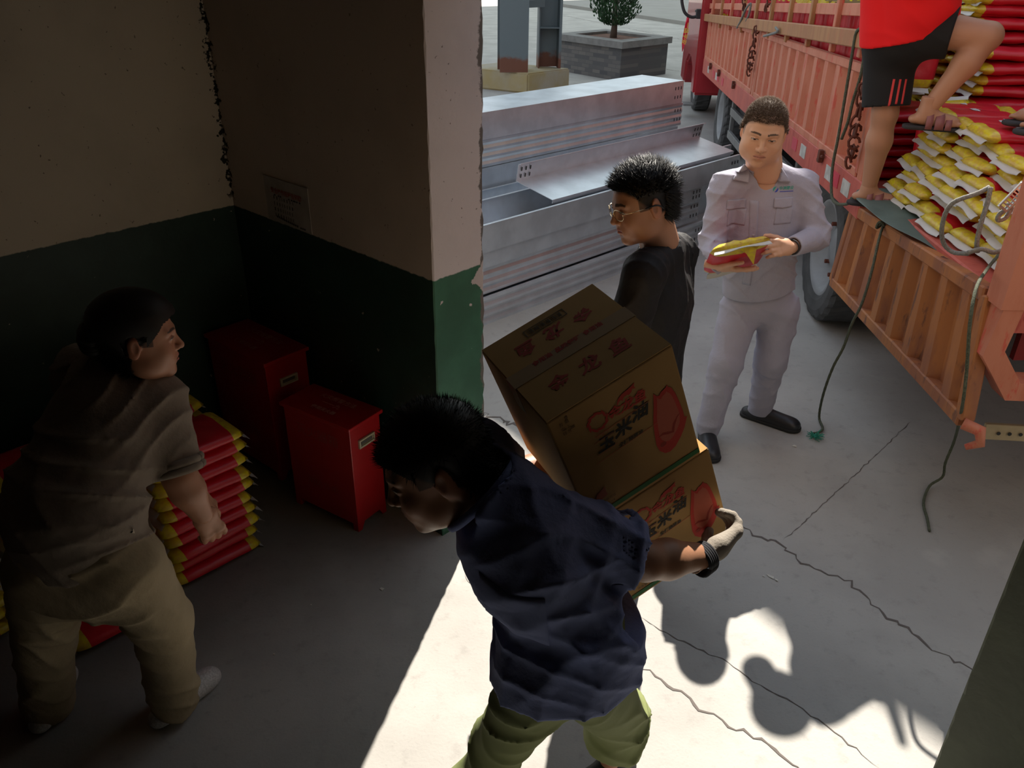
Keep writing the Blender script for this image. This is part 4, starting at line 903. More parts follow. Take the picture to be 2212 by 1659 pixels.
pmesh('bag_load', np.concatenate(Vs), Fs, [BR, BY_], None, smooth=True, mi=MI, label='remaining mass of stacked red rice bags filling the truck bed', cat='bags', kind='stuff', group=None)
# ------------------------------------------------------------------ ropes
RO = mat('weathered_green_rope', (.115, .13, .085), rough=.9, var=.5, vscale=160, bump=.6, bscale=220, bdist=.003); RG = mat('grey_rope', (.27, .27, .25), rough=.9, var=.4, vscale=160); FR = mat('frayed_green_fibre', (.03, .30, .20), rough=.8)
def rope(pts, r, m, label, name='rope'):
    bm = bmesh.new(); sp_ = spline(pts, 7); tube(bm, sp_, [r * (1 + .12 * (i % 2)) for i in range(len(sp_))], 7); return obj(name, bm, m, None, smooth=True, label=label, cat='rope')
g0 = atz(1772, 895); 
r1 = rope([aty(1908, 486, 4.02), aty(1898, 520, 3.90), aty(1882, 590, 3.80), aty(1862, 655, 3.76), aty(1840, 700, 3.74), aty(1822, 750, 3.72), aty(1800, 792, 3.74), aty(1782, 840, 3.78), atz(1772, 880, .10), atz(1770, 905, .02), atz(1777, 925, .01), atz(1768, 934, .012), atz(1757, 936, .012)], .0065, RO, 'green grey rope hanging from the tarpaulin to the floor, ending in a green frayed tuft')
bm = bmesh.new(); rg = random.Random(1); c = Vector(atz(1760, 942, .012))
for k in range(60): a = rg.uniform(0, 6.28); L = rg.uniform(.02, .055); tube(bm, [c + Vector((rg.uniform(-.01, .01), rg.uniform(-.01, .01), 0)), c + Vector((math.cos(a) * L, math.sin(a) * L, rg.uniform(-.008, .02)))], .0016, 4)
obj('frayed_tuft', bm, FR, r1)['label'] = 'bright green frayed tuft'
bm = bmesh.new(); kc = Vector(aty(1908, 486, 4.02)); tube(bm, spline([kc + Vector((.03 * math.cos(a), .02 * math.sin(a), .02 * math.sin(2 * a))) for a in np.linspace(0, 9, 14)], 3), .008, 6); tube(bm, [kc, kc + Vector((.05, .05, .03)), kc + Vector((.09, .03, .02))], .006, 6); obj('knot', bm, RO, r1, smooth=True)
rope([aty(2162, 545, 3.02), aty(2130, 585, 2.86), aty(2108, 625, 2.72), aty(2095, 700, 2.64), aty(2088, 800, 2.64), aty(2078, 880, 2.68), atz(2062, 950, .32), atz(2042, 1000, .16), atz(2036, 1030, .06), atz(2008, 1050, .015), atz(1995, 1085, .008), atz(2003, 1120, .008), atz(2008, 1147, .008)], .006, RO, 'thin dark green rope hanging off the bed corner and trailing across the floor')
def on(u, v, w_=.06): # a point on the side of the truck, a little outside it
    r = ray(u, v); n_ = np.array(TN); o = np.array(TO + TN * w_); t = ((o - [0, 0, CAM_H]) @ n_) / (r @ n_); return np.array([0, 0, CAM_H]) + t * r
rope([on(1864, 58), on(1850, 70), on(1842, 110), on(1832, 170), on(1822, 230), on(1810, 300), on(1800, 350), on(1796, 390), on(1797, 425), on(1808, 440), on(1832, 440), on(1840, 428)], .0085, RO, 'long green grey rope hanging over the rack board down the truck side')
rope([on(1868, 112), on(1862, 150), on(1856, 175), on(1842, 220), on(1832, 262), on(1818, 300)], .0085, RO, 'short rope end dangling beside the longer rope on the truck side')
rope([on(1592, 60, .05), on(1600, 45, .06), on(1612, 18, .08), on(1622, 8, .05), on(1618, 30, .05), on(1612, 45, .05)], .010, RG, 'loop of rope tied on the slatted rack near the cab')
rope([on(1650, 78, .08), on(1665, 74, .08), on(1680, 68, .08), on(1676, 60, .08)], .010, RG, 'light rope tied around the post between the two side panels')
rope([aty(2138, 404, 3.02), aty(2110, 418, 3.02), aty(2062, 436, 3.05), aty(2042, 462, 3.08), aty(2034, 500, 3.1), aty(2040, 528, 3.12), aty(2060, 545, 3.1), aty(2090, 548, 3.0)], .0085, RG, 'pale grey rope lying in a wide bend over the yellow bag ends')
rope([aty(2140, 404, 3.0), aty(2132, 440, 2.99), aty(2118, 485, 2.98), aty(2110, 525, 2.98), aty(2112, 545, 2.98)], .0085, RG, 'pale grey rope hanging straight down beside the wide bend')
rope([aty(2090, 546, 2.97), aty(2120, 538, 2.95), aty(2145, 545, 2.93), aty(2168, 540, 2.91)], .0085, RG, 'short pale rope lying on the rear bed corner')
rope([aty(2212, 410, 2.88), aty(2185, 442, 2.9), aty(2160, 462, 2.92), aty(2156, 475, 2.92), aty(2172, 470, 2.92), aty(2184, 450, 2.92), aty(2178, 440, 2.9)], .0085, RG, 'small looped rope below the metal ratchet')
bm = bmesh.new(); c = Vector(aty(2190, 425, 2.88)); M = frame(c, Vector((.55, 0, .84)), Vector((0, 1, 0)), Vector((.84, 0, -.55)))
for sx in (-1, 1): box(bm, (0, 0, sx * .018), (.10, .012, .006), M, bev=.002, seg=1)
for k in range(6): box(bm, (-.035 + .012 * k, 0, 0), (.004, .010, .034), M)
box(bm, (.05, 0, 0), (.008, .012, .04), M); box(bm, (-.05, 0, 0), (.008, .012, .04), M)
obj('ratchet_buckle', bm, mat('worn_steel', (.45, .42, .40), rough=.4, metal=.8), None, label='small metal ratchet buckle hanging at the rear corner post of the truck', cat='buckle')
# ------------------------------------------------------------------ the bag in the hands of the man in grey
c = Vector(aty(1590, 553, 3.42)); ex = Vector((.95, -.02, .24)).normalized(); lo_ = Vector((.10, .80, -.60)); lo_ = (lo_ - ex * lo_.dot(ex)).normalized(); ez = ex.cross(lo_) * 1.0; ey = ex; ex2 = -lo_
hb = rice_bag(frame(c, -lo_, ey, (-lo_).cross(ey)) @ Matrix.Scale(.98, 4), 'red and yellow rice bag held in both hands by the person in grey', None, var=2, lab=False)
V_ = [aty(1598, 522, 3.27), aty(1652, 519, 3.30), aty(1634, 538, 3.24), aty(1628, 572, 3.27), aty(1612, 548, 3.24), aty(1600, 540, 3.26)]
fo = pmesh('folded_seal', [Vector(v) for v in V_], [(0, 5, 4), (0, 4, 2), (0, 2, 1), (4, 3, 2)], [BY_], hb, label='yellow folded bag corner'); md = fo.modifiers.new('t', 'SOLIDIFY'); md.thickness = .003
hb['label'] = 'red and yellow rice bag held in both hands by the person in grey'
# ------------------------------------------------------------------ figures: signed distance fields meshed with surface nets
def vn(v): v = np.array(v, float); return v / (np.linalg.norm(v) + 1e-12)
_rw = np.random.RandomState(3); _nd = _rw.normal(size=(10, 3)); _nd /= np.linalg.norm(_nd, axis=1)[:, None]; _np = _rw.rand(10) * 6.28
def snoise(P, fr):
    s = 0
    for i in range(6): s = s + np.sin(P @ (_nd[i] * fr * (1 + 0.23 * i)) + _np[i])
    return s / 3.2
class Field:
    def __init__(s, lo, hi, h):
        s.lo = np.array(lo, float); s.h = h; s.n = np.ceil((np.array(hi) - s.lo) / h).astype(int) + 1
        s.D = np.full(s.n, 0.5, np.float32)
    def sub(s, lo, hi):
        a = np.maximum(np.floor((np.array(lo) - s.lo) / s.h).astype(int), 0); b = np.minimum(np.ceil((np.array(hi) - s.lo) / s.h).astype(int) + 1, s.n)
        if np.any(b <= a): return None, None
        g = [s.lo[i] + s.h * np.arange(a[i], b[i]) for i in range(3)]
        P = np.stack(np.meshgrid(*g, indexing='ij'), -1).astype(np.float32)
        return tuple(slice(a[i], b[i]) for i in range(3)), P
    def comb(s, sl, d, k, op):
        A = s.D[sl]
        if op == 'sub': d = -d; 
        if op in ('sub', 'int'):
            if k > 0:
                h = np.clip(0.5 - 0.5 * (A - d) / k, 0, 1); s.D[sl] = A * (1 - h) + d * h + k * h * (1 - h)
            else: s.D[sl] = np.maximum(A, d)
            return
        if k > 0:
            h = np.clip(0.5 + 0.5 * (A - d) / k, 0, 1); s.D[sl] = A * (1 - h) + d * h - k * h * (1 - h)
        else: s.D[sl] = np.minimum(A, d)
    def cap(s, a, b, ra, rb, k=0.02, flat=None, op='add', m=0.05):
        a = np.array(a, float); b = np.array(b, float); R = max(ra, rb) + m + k
        sl, P = s.sub(np.minimum(a, b) - R, np.maximum(a, b) + R)
        if sl is None: return
        ab = b - a; L2 = ab @ ab + 1e-9; q = P - a
        t = np.clip((q @ ab) / L2, 0, 1); q = q - t[..., None] * ab
        if flat is not None:
            n, f = flat; n = vn(n); c = q @ n; q = q + (c * (1 / f - 1))[..., None] * n
        d = np.sqrt((q * q).sum(-1)) - (ra + (rb - ra) * t)
        if flat is not None: d = d * min(1, (1 + flat[1]) / 2)
        s.comb(sl, d.astype(np.float32), k, op)
    def ell(s, c, r, R=None, k=0.02, op='add', m=0.05):
        c = np.array(c, float); r = np.array(r, float); ex = max(r) + m + k
        sl, P = s.sub(c - ex, c + ex)
        if sl is None: return
        q = P - c
        if R is not None: q = q @ np.array(R)        # columns of R: local axes
        k0 = np.sqrt(((q / r) ** 2).sum(-1)); k1 = np.sqrt(((q / r ** 2) ** 2).sum(-1)) + 1e-6
        s.comb(sl, (k0 * (k0 - 1) / k1).astype(np.float32), k, op)
    def plane(s, p, n, k=0.0, lo=None, hi=None):
        """keep the side where (x-p).n < 0"""
        sl, P = s.sub(lo if lo is not None else s.lo, hi if hi is not None else s.lo + s.h * s.n)
        d = (P - np.array(p)) @ vn(n); s.comb(sl, d.astype(np.float32), k, 'int')
    def warp(s, fn, band=0.03):
        idx = np.argwhere(np.abs(s.D) < band)
        P = s.lo + idx * s.h; dv = fn(P)
        s.D[idx[:, 0], idx[:, 1], idx[:, 2]] -= dv.astype(np.float32)
    def mesh(s):
        D = s.D; D = np.pad(D, 1, constant_values=0.5); lo = s.lo - s.h
        ins = D < 0; n = np.array(D.shape)
        c = np.zeros(n - 1, np.int8)
        for dx in (0, 1):
            for dy in (0, 1):
                for dz in (0, 1): c += ins[dx:n[0] - 1 + dx, dy:n[1] - 1 + dy, dz:n[2] - 1 + dz]
        act = (c > 0) & (c < 8); I = np.argwhere(act); vid = np.full(n - 1, -1, np.int64); vid[act] = np.arange(len(I))
        acc = np.zeros((len(I), 3)); cnt = np.zeros(len(I))
        offs = [(0, 0, 0), (1, 0, 0), (0, 1, 0), (0, 0, 1), (1, 1, 0), (1, 0, 1), (0, 1, 1), (1, 1, 1)]
        for a in range(8):
            for b in range(a + 1, 8):
                A = np.array(offs[a]); B = np.array(offs[b])
                if np.abs(A - B).sum() != 1: continue
                ia = I + A; ib = I + B; da = D[ia[:, 0], ia[:, 1], ia[:, 2]]; db = D[ib[:, 0], ib[:, 1], ib[:, 2]]
                mk = (da < 0) != (db < 0); t = np.where(mk, da / np.where(mk, da - db, 1), 0)
                acc += np.where(mk[:, None], A + (B - A) * t[:, None], 0); cnt += mk
        V = lo + (I + acc / cnt[:, None]) * s.h
        Q = []
        for ax in range(3):
            sl0 = [slice(None)] * 3; sl1 = [slice(None)] * 3; sl0[ax] = slice(0, -1); sl1[ax] = slice(1, None)
            e = ins[tuple(sl0)] != ins[tuple(sl1)]; E = np.argwhere(e)
            u, w_ = [(1, 2), (2, 0), (0, 1)][ax]
            E = E[(E[:, u] > 0) & (E[:, w_] > 0) & (E[:, u] < n[u] - 1) & (E[:, w_] < n[w_] - 1)]
            fl = ins[E[:, 0], E[:, 1], E[:, 2]]
            q = []
            for du, dw in ((-1, -1), (0, -1), (0, 0), (-1, 0)):
                X = E.copy(); X[:, u] += du; X[:, w_] += dw; q.append(vid[X[:, 0], X[:, 1], X[:, 2]])
            q = np.stack(q, 1); q[~fl] = q[~fl][:, ::-1]; Q.append(q)
        Q = np.concatenate(Q); return V, Q[(Q >= 0).all(1)]
def relax(V, Q, it=2, f=0.5):
    for _ in range(it):
        acc = np.zeros_like(V); cnt = np.zeros(len(V))
        for i in range(4):
            np.add.at(acc, Q[:, i], V[Q[:, (i + 1) % 4]] + V[Q[:, (i - 1) % 4]]); np.add.at(cnt, Q[:, i], 2)
        V = V * (1 - f) + acc / np.maximum(cnt, 1)[:, None] * f
    return V
def qmesh(name, parts, m, parent=None, cols=None, **k):
    Vs, Qs, n = [], [], 0
    for V, Q in parts: Vs.append(V); Qs.append(Q + n); n += len(V)
    V = np.concatenate(Vs); Q = np.concatenate(Qs)
    me = bpy.data.meshes.new(name); me.vertices.add(len(V)); me.vertices.foreach_set('co', V.astype(np.float32).ravel())
    me.loops.add(len(Q) * 4); me.loops.foreach_set('vertex_index', Q.astype(np.int32).ravel())
    me.polygons.add(len(Q)); me.polygons.foreach_set('loop_start', np.arange(0, len(Q) * 4, 4, dtype=np.int32)); me.polygons.foreach_set('loop_total', np.full(len(Q), 4, np.int32))
    me.polygons.foreach_set('use_smooth', np.ones(len(Q), bool)); me.update(); me.validate()
    if cols is not None:
        ca = me.color_attributes.new('Col', 'FLOAT_COLOR', 'POINT'); ca.data.foreach_set('color', np.concatenate([cols, np.ones((len(V), 1))], 1).astype(np.float32).ravel())
    return obj(name, me, m, parent, **k)
def basis(fwd, up):
    y = vn(fwd); z = np.array(up, float); z = vn(z - y * (z @ y)); x = np.cross(y, z); return np.stack([x, y, z], 1)   # columns
def build_head(neck_l, skin, sex='m', h=0.0026, lips=(0.5, 0.2, 0.17), browc=(0.03, 0.02, 0.015), hairc=(0.02, 0.015, 0.012), eyes=True, sc=(1, 1, 1), mouth_open=0.0, fat=1.0, stub=1.0, brow_w=1.0):
    """head in its own frame: x right, y face, z crown; neck_l = lower neck point in that frame"""
    Fd = Field((-0.12, -0.15, -0.2), (0.12, 0.14, 0.14), h)
    Fd.ell((0, -0.014, 0.034), (0.0755, 0.095, 0.08), k=0.0)
    Fd.ell((0, 0.025, -0.025), (0.0655 * fat, 0.060, 0.088), k=0.03)
    Fd.ell((0, 0.028, -0.07), (0.054 * fat, 0.052, 0.046), k=0.03)
    Fd.ell((0, 0.068, -0.102), (0.022, 0.018, 0.015), k=0.022)
    for sx in (-1, 1):
        Fd.ell((sx * 0.038, 0.056, -0.034), (0.025 * fat, 0.024, 0.026), k=0.022)
        Fd.ell((sx * 0.046 * fat, 0.01, -0.07), (0.020, 0.035, 0.024), k=0.03)
        Fd.cap((sx * 0.012, 0.081, 0.019), (sx * 0.042, 0.069, 0.022), 0.009, 0.007, k=0.016)
        Fd.ell((sx * 0.032, 0.092, 0.001), (0.017, 0.013, 0.011), k=0.014, op='sub')
        Fd.ell((sx * 0.0315, 0.0695, 0.0005), (0.015, 0.0135, 0.0125), k=0.004)
        Fd.cap((sx * 0.018, 0.0815, 0.001), (sx * 0.031, 0.0845, 0.0065), 0.0022, 0.0026, k=0.004)
        Fd.cap((sx * 0.031, 0.0845, 0.0065), (sx * 0.046, 0.0725, 0.001), 0.0026, 0.0022, k=0.004)
    Fd.cap((0, 0.082, 0.010), (0, 0.101, -0.026), 0.0065, 0.0095, k=0.012)
    Fd.ell((0, 0.102, -0.031), (0.010, 0.009, 0.008), k=0.008)
    for sx in (-1, 1):
        Fd.ell((sx * 0.0125, 0.091, -0.033), (0.0075, 0.0095, 0.0068), k=0.006)
        Fd.ell((sx * 0.006, 0.098, -0.0405), (0.0035, 0.005, 0.003), k=0.002, op='sub')
    Fd.ell((0, 0.074, -0.062), (0.032, 0.016, 0.022), k=0.018)
    for sx in (-1, 1):
        Fd.cap((0, 0.089, -0.0565), (sx * 0.020, 0.081, -0.0605), 0.0052, 0.0022, k=0.006)
        Fd.cap((0, 0.088, -0.0675 - mouth_open), (sx * 0.018, 0.081, -0.064 - mouth_open * .5), 0.0064, 0.0022, k=0.006)
        Fd.cap((0, 0.0965, -0.0622 - mouth_open / 2), (sx * 0.021, 0.0885, -0.0625), 0.0014 + mouth_open * .6, 0.001, k=0.003, op='sub')
    Fd.ell((0, 0.089, -0.079), (0.016, 0.008, 0.005), k=0.008, op='sub')
    for sx in (-1, 1):
        R = basis((sx * 0.35, 1, 0), (0, -0.18, 1))
        Fd.ell((sx * 0.077, -0.014, -0.006), (0.0075, 0.0175, 0.031), R=R, k=0.006)
        Fd.ell((sx * 0.088, -0.008, -0.002), (0.006, 0.009, 0.017), R=R, k=0.006, op='sub')
        Fd.cap((sx * 0.078, -0.001, -0.012), (sx * 0.078, 0.003, -0.002), 0.004, 0.004, k=0.004)
    nl = np.array(neck_l, float)
    Fd.cap((0, -0.025, -0.03), nl, 0.058 * fat if sex == 'm' else 0.05, 0.063 * fat if sex == 'm' else 0.052, k=0.035)
    V, Q = Fd.mesh(); V = relax(V, Q, 1, 0.4)
    C = np.tile(np.array(skin, float), (len(V), 1)); x, y, z = V.T; ax = np.abs(x)
    C *= (1 + 0.05 * snoise(V, 45))[:, None]
    def put(mask, c): C[:] = C * (1 - mask[:, None]) + np.array(c) * mask[:, None]
    sm = lambda v, a, b: np.clip((v - a) / (b - a), 0, 1)
    # flush on cheeks, nose, ears
    fl = np.exp(-((ax - 0.038) ** 2 + (z + 0.035) ** 2) / 0.0005) * (y > 0.03); put(0.25 * fl, np.array(skin) * [1.05, 0.75, 0.7])
    put(0.35 * (ax > 0.077) * (np.abs(z) < 0.05), np.array(skin) * [1.05, 0.65, 0.6])
    if stub:   # cropped hair shadow on scalp: colour of the hair itself
        line = 0.060 - 0.018 * sm(ax, 0.035, 0.07) - 0.05 * sm(-y, -0.045, 0.0) - 0.03 * sm(-y, 0.0, 0.05)
        put(stub * sm(z - line, -0.006, 0.006) * (1 - ((ax > 0.077) & (z < .04))), hairc)
        put(stub * 0.75 * ((y < 0.036) & (y > 0.006) & (z > -0.005) & (z < 0.05) & (ax > 0.05) & (ax < 0.077)), hairc)
    by = 0.0245 + 0.0022 * np.sin(np.clip((ax - 0.014) / 0.036, 0, 1) * 3.0) - 0.05 * np.clip(ax - .040, 0, 1)
    put((np.abs(z - by) < 0.0036 * brow_w * (1 - 0.5 * sm(ax, 0.035, 0.052))) * (ax > 0.013) * (ax < 0.051) * (y > 0.05) * 0.9, browc)
    lp = (((x / 0.023) ** 2 + ((z + 0.0615 + mouth_open * .3) / (0.0092 + mouth_open)) ** 2) < 1) & (y > 0.07); put(0.75 * lp, lips)
    put(0.8 * (lp & (np.abs(z + 0.0622 + mouth_open / 2) < 0.0013 + mouth_open * 0.5)), (0.08, 0.02, 0.02))
    if eyes:
        ez = (z - 0.0005) - 0.001; ew = (ax - 0.0315) / 0.0145
        op = (np.abs(ew) < 1) & (y > 0.06)
        put(1.0 * (op & (ez < 0.0042 * (1 - ew ** 2)) & (ez > -0.0032 * (1 - ew ** 2))), (0.55, 0.5, 0.46))
        put(1.0 * (op & (ez < 0.0042 * (1 - ew ** 2)) & (ez > -0.0032 * (1 - ew ** 2)) & (np.abs(ax - 0.031) < 0.0055)), (0.015, 0.01, 0.008))
        put(0.85 * (op & (np.abs(ez - 0.0045 * (1 - ew ** 2)) < 0.0014)), (0.03, 0.02, 0.015))
    put(0.85 * (((ax - 0.006) ** 2 + (z + 0.041) ** 2 < 0.0032 ** 2) & (y > 0.085)), (0.06, 0.02, 0.015))
    put(0.5 * ((ax > 0.079) & (((y + 0.008) / 0.008) ** 2 + ((z + 0.003) / 0.015) ** 2 < 1)), np.array(skin) * 0.45)
    return V * sc, Q, C
def build_hand(curl, thumb=0.5, h=0.0026, skin=(0.5, 0.3, 0.2), fat=1.0, spread=0.12, wrist=True):
    """x to the fingertips, y to the thumb side, z out of the back; curl in radians per joint for the four fingers"""
    Fd = Field((-0.07, -0.09, -0.12), (0.21, 0.11, 0.05), h)
    if wrist: Fd.cap((-0.08, 0, 0), (0.005, 0, 0), 0.024, 0.026, k=0.0, flat=((0, 0, 1), 0.75))
    Fd.cap((0.02, 0.012, 0), (0.075, 0.022, 0), 0.022 * fat, 0.016 * fat, k=0.02, flat=((0, 0, 1), 0.75))
    Fd.cap((0.02, -0.010, 0), (0.07, -0.022, -0.002), 0.022 * fat, 0.015 * fat, k=0.02, flat=((0, 0, 1), 0.75))
    tips = []
    for i, (y0, L, r) in enumerate(((0.030, 0.074, 0.0092), (0.010, 0.082, 0.0095), (-0.010, 0.076, 0.0090), (-0.029, 0.062, 0.0080))):
        r *= fat; p = np.array([0.078 - abs(i - 1) * 0.004, y0, 0.0]); a = 0.0; c = curl[i]
        sd_ = spread * (1.5 - i) / 1.5 * 0.6
        for j, f in enumerate((0.45, 0.31, 0.24)):
            a += c if j else c * 0.8
            d = np.array([math.cos(a) * math.cos(sd_), math.sin(sd_) * math.cos(a), -math.sin(a)])
            q = p + d * L * f; Fd.cap(p, q, r * (1 - 0.06 * j), r * (0.94 - 0.07 * j), k=0.004 if j else 0.010); p = q
        tips.append((p, d))
    tb = np.array([0.018, 0.026, -0.008]); td = vn((0.75 - 0.3 * thumb, 0.85 - 0.75 * thumb, -0.1 - 0.75 * thumb)); q = tb + td * 0.040
    Fd.cap(tb, q, 0.016 * fat, 0.0115 * fat, k=0.014); td2 = vn(td + np.array([0.25, -0.15, -0.1])); q2 = q + td2 * 0.030
    Fd.cap(q, q2, 0.011 * fat, 0.0095 * fat, k=0.004); q3 = q2 + vn(td2 + np.array([0.2, -0.2, 0])) * 0.022
    Fd.cap(q2, q3, 0.0097 * fat, 0.008 * fat, k=0.003)
    V, Q = Fd.mesh(); V = relax(V, Q, 1, 0.3)
    C = np.tile(np.array(skin, float), (len(V), 1)) * (1 + 0.06 * snoise(V, 60))[:, None]
    for (p, d) in tips:
        nd = np.cross(d, [0, 1, 0]); nd = nd if nd[2] > 0 else -nd
        nd = vn(np.array([-d[2] * -1, 0, d[0]])) if abs(d[0]) + abs(d[2]) > 0 else np.array([0, 0, 1.])
        c = p - d * 0.001 + nd * 0.0075 * fat
        mk = ((V - c) ** 2).sum(1) < 0.0062 ** 2; C[mk] = np.array(skin) * [1.15, 1.1, 1.15]
    return V, Q, C
def foot_mesh(sole_p, fwd, skin, h=0.004, sc=1.0):
    pass
def xf(V, o, B, mir=False, s=1.0):
    V = V * s
    if mir: V = V * [1, -1, 1]
    return V @ np.array(B).T + np.array(o)
def hand_world(hand, wrist, fdir, back, left, **k):
    """fdir: towards fingers; back: out of the back of the hand. In the built frame the thumb is on +y"""
    V, Q, C = hand
    x = vn(fdir); z = np.array(back, float); z = vn(z - x * (z @ x)); y = np.cross(z, x)
    B = np.stack([x, y, z], 1)
    # for a right hand palm down (back up, fingers forward +x) the thumb points to the left (+y)
    if left: V = V * [1, -1, 1]; Q = Q[:, ::-1]
    return V @ B.T + np.array(wrist), Q, C
def strands(V, Q, C, sel, dirf, n, L, r, hc, rng):
    """short hairs rooted on the scalp"""
    a, b, c = V[Q[:, 0]], V[Q[:, 1]], V[Q[:, 2]]; nr = np.cross(b - a, c - a); nr /= np.linalg.norm(nr, axis=1)[:, None] + 1e-12
    ctr = V[Q].mean(1); ids = np.where(sel(ctr))[0]; ids = rng.choice(ids, n)
    P = ctr[ids] + rng.normal(size=(n, 3)) * 0.0012; N_ = nr[ids]
    D = dirf(P, N_, rng); D /= np.linalg.norm(D, axis=1)[:, None]
    Lh = L * (0.6 + 0.6 * rng.rand(n)); 
    t = np.cross(D, rng.normal(size=(n, 3))); t /= np.linalg.norm(t, axis=1)[:, None]; u = np.cross(D, t)
    base = P - N_ * 0.002; vs = []
    for ang in (0, 2.09, 4.19): vs.append(base + (t * math.cos(ang) + u * math.sin(ang)) * r)
    tip = P + D * Lh[:, None] 
    VV = np.concatenate(vs + [tip]); k = np.arange(n)
    FF = [np.stack([k, k + n, k + 3 * n], 1), np.stack([k + n, k + 2 * n, k + 3 * n], 1), np.stack([k + 2 * n, k, k + 3 * n], 1)]
    return VV, np.concatenate(FF)
def tri_append(me_parts, V, T): me_parts.append((V, T))
def mesh_any(name, parts, m, parent, **k):
    Vs, Fs, n = [], [], 0
    for V, T in parts:
        Vs.append(V); Fs += (T + n).tolist(); n += len(V)
    V = np.concatenate(Vs); me = bpy.data.meshes.new(name); me.from_pydata(V.tolist(), [], Fs); me.update()
    me.polygons.foreach_set('use_smooth', [True] * len(me.polygons)); return obj(name, me, m, parent, **k)
def patch_on(target, o, U, Vv, w, h, ddir, nu=12, nv=8, off=0.002, thick=0.004, name='patch', m=None, parent=None, fn=None):
    """a thin cloth piece lying on a garment: a w x h grid cast along ddir onto the mesh"""
    me = target.data; bv = BVHTree.FromPolygons([v.co for v in me.vertices], [p.vertices[:] for p in me.polygons])
    o = Vector(o); U = Vector(U).normalized(); Vv = Vector(Vv).normalized(); dd = Vector(ddir).normalized()
    top, bot = [], []; last = 0.0
    for j in range(nv + 1):
        for i in range(nu + 1):
            a, b = (i / nu - 0.5) * w, (j / nv - 0.5) * h
            if fn: a, b = fn(a, b, w, h)
            p = o + U * a + Vv * b; hit = bv.ray_cast(p - dd * 0.25, dd, 0.6)
            if hit[0] is None: q_ = bv.find_nearest(p); hit = (q_[0],)
            t = (hit[0] - p).dot(dd) if hit[0] is not None else last
            last = t; top.append(p + dd * (t - off - thick)); bot.append(p + dd * (t + 0.002))
    Vs = top + bot; n = len(top); Fc = []; W_ = nu + 1
    for j in range(nv):
        for i in range(nu):
            q = j * W_ + i; Fc.append((q, q + 1, q + W_ + 1, q + W_)); Fc.append((q + n, q + W_ + n, q + W_ + 1 + n, q + 1 + n))
    edge = [i for i in range(W_)] + [j * W_ + nu for j in range(1, nv + 1)] + [nv * W_ + i for i in range(nu - 1, -1, -1)] + [j * W_ for j in range(nv - 1, 0, -1)]
    for i in range(len(edge)):
        a, b = edge[i], edge[(i + 1) % len(edge)]; Fc.append((b, a, a + n, b + n))
    me2 = bpy.data.meshes.new(name); me2.from_pydata([tuple(v) for v in Vs], [], Fc); me2.update()
    me2.polygons.foreach_set('use_smooth', [True] * len(me2.polygons)); bm = bmesh.new(); bm.from_mesh(me2); bmesh.ops.recalc_face_normals(bm, faces=bm.faces); bm.to_mesh(me2); bm.free()
    return obj(name, me2, m, parent)
def text_on(target, s, o, U, Vv, size, ddir, m, parent, name='lettering', bold=0.0, off=0.0015):
    me = text_mesh(s, size, bold) if isinstance(s, str) else s
    bv = BVHTree.FromPolygons([v.co for v in target.data.vertices], [p.vertices[:] for p in target.data.polygons])
    o = Vector(o); U = Vector(U).normalized(); Vv = Vector(Vv).normalized(); dd = Vector(ddir).normalized()
    for v in me.vertices:
        p = o + U * v.co.x + Vv * v.co.y; hit = bv.ray_cast(p - dd * 0.3, dd, 0.7)
        v.co = (hit[0] if hit[0] is not None else p) - dd * off
    return obj(name, me, m, parent)
def folds(P, dirs, amp):
    """cloth creases: bent ridges with soft valleys, amp metres"""
    s = 0
    for d, fr, ph in dirs:
        t = P @ (vn(d) * fr) + 2.4 * snoise(P * 0.9 + ph, 9) + ph
        s = s + ((1 - np.abs(np.sin(t))) ** 2.0 - .25) * np.clip(0.35 + 0.9 * snoise(P + 3.1 * ph, 8), 0, 1)
    return s * amp
def quad_patch(target, P4, ddir, n=10, off=.001, thick=.004, name='patch', m=None, parent=None):
    """thin cloth leaf given by four corners, laid onto a garment"""
    A, B, C_, D_ = [Vector(p) for p in P4]
    c = (A + B + C_ + D_) / 4; U = Vector((1, 0, 0)); 
    def fn(a, b, w, h):
        u, v = a + .5, b + .5; p = A.lerp(B, u).lerp(D_.lerp(C_, u), v) - c; return p.x, p.z
    return patch_on(target, c, (1, 0, 0), (0, 0, 1), 1.0, 1.0, ddir, nu=n, nv=n, off=off, thick=thick, name=name, m=m, parent=parent, fn=fn)
def A3(*a): return np.array(a, float)
def bounds(pts, m): P = np.array(pts); return P.min(0) - m, P.max(0) + m
def garment(name, m, parent, caps, cuts=(), holes=(), fold=(), amp=0.004, h=0.008, shell=0.0, ells=(), it=1, extra_m=0.03, post=()):
    pts = [c[0] for c in caps] + [c[1] for c in caps]; rm = max(max(c[2], c[3]) for c in caps)
    lo, hi = bounds(pts, rm + extra_m)
    F = Field(lo, hi, h)
    for c in caps: F.cap(c[0], c[1], c[2], c[3], k=c[4] if len(c) > 4 else 0.03, flat=c[5] if len(c) > 5 else None)
    for e in ells: F.ell(*e[0:2], **e[2])
    if fold: F.warp(lambda P: folds(P, fold, amp))
    for c in post: F.cap(c[0], c[1], c[2], c[3], k=c[4])
    for hcap in holes: F.cap(hcap[0], hcap[1], hcap[2], hcap[3], k=0.006, op='sub')
    for p, n in cuts:      # p: plane point; n: outward; limited to a ball around p when a radius is given
        if isinstance(n, tuple): n, r = n; F.plane(p, n, 0.004, lo=np.array(p) - r, hi=np.array(p) + r)
        else: F.plane(p, n, 0.004)
    V, Q = F.mesh(); V = relax(V, Q, it, 0.4)
    return qmesh(name, [(V, Q)], m, parent)
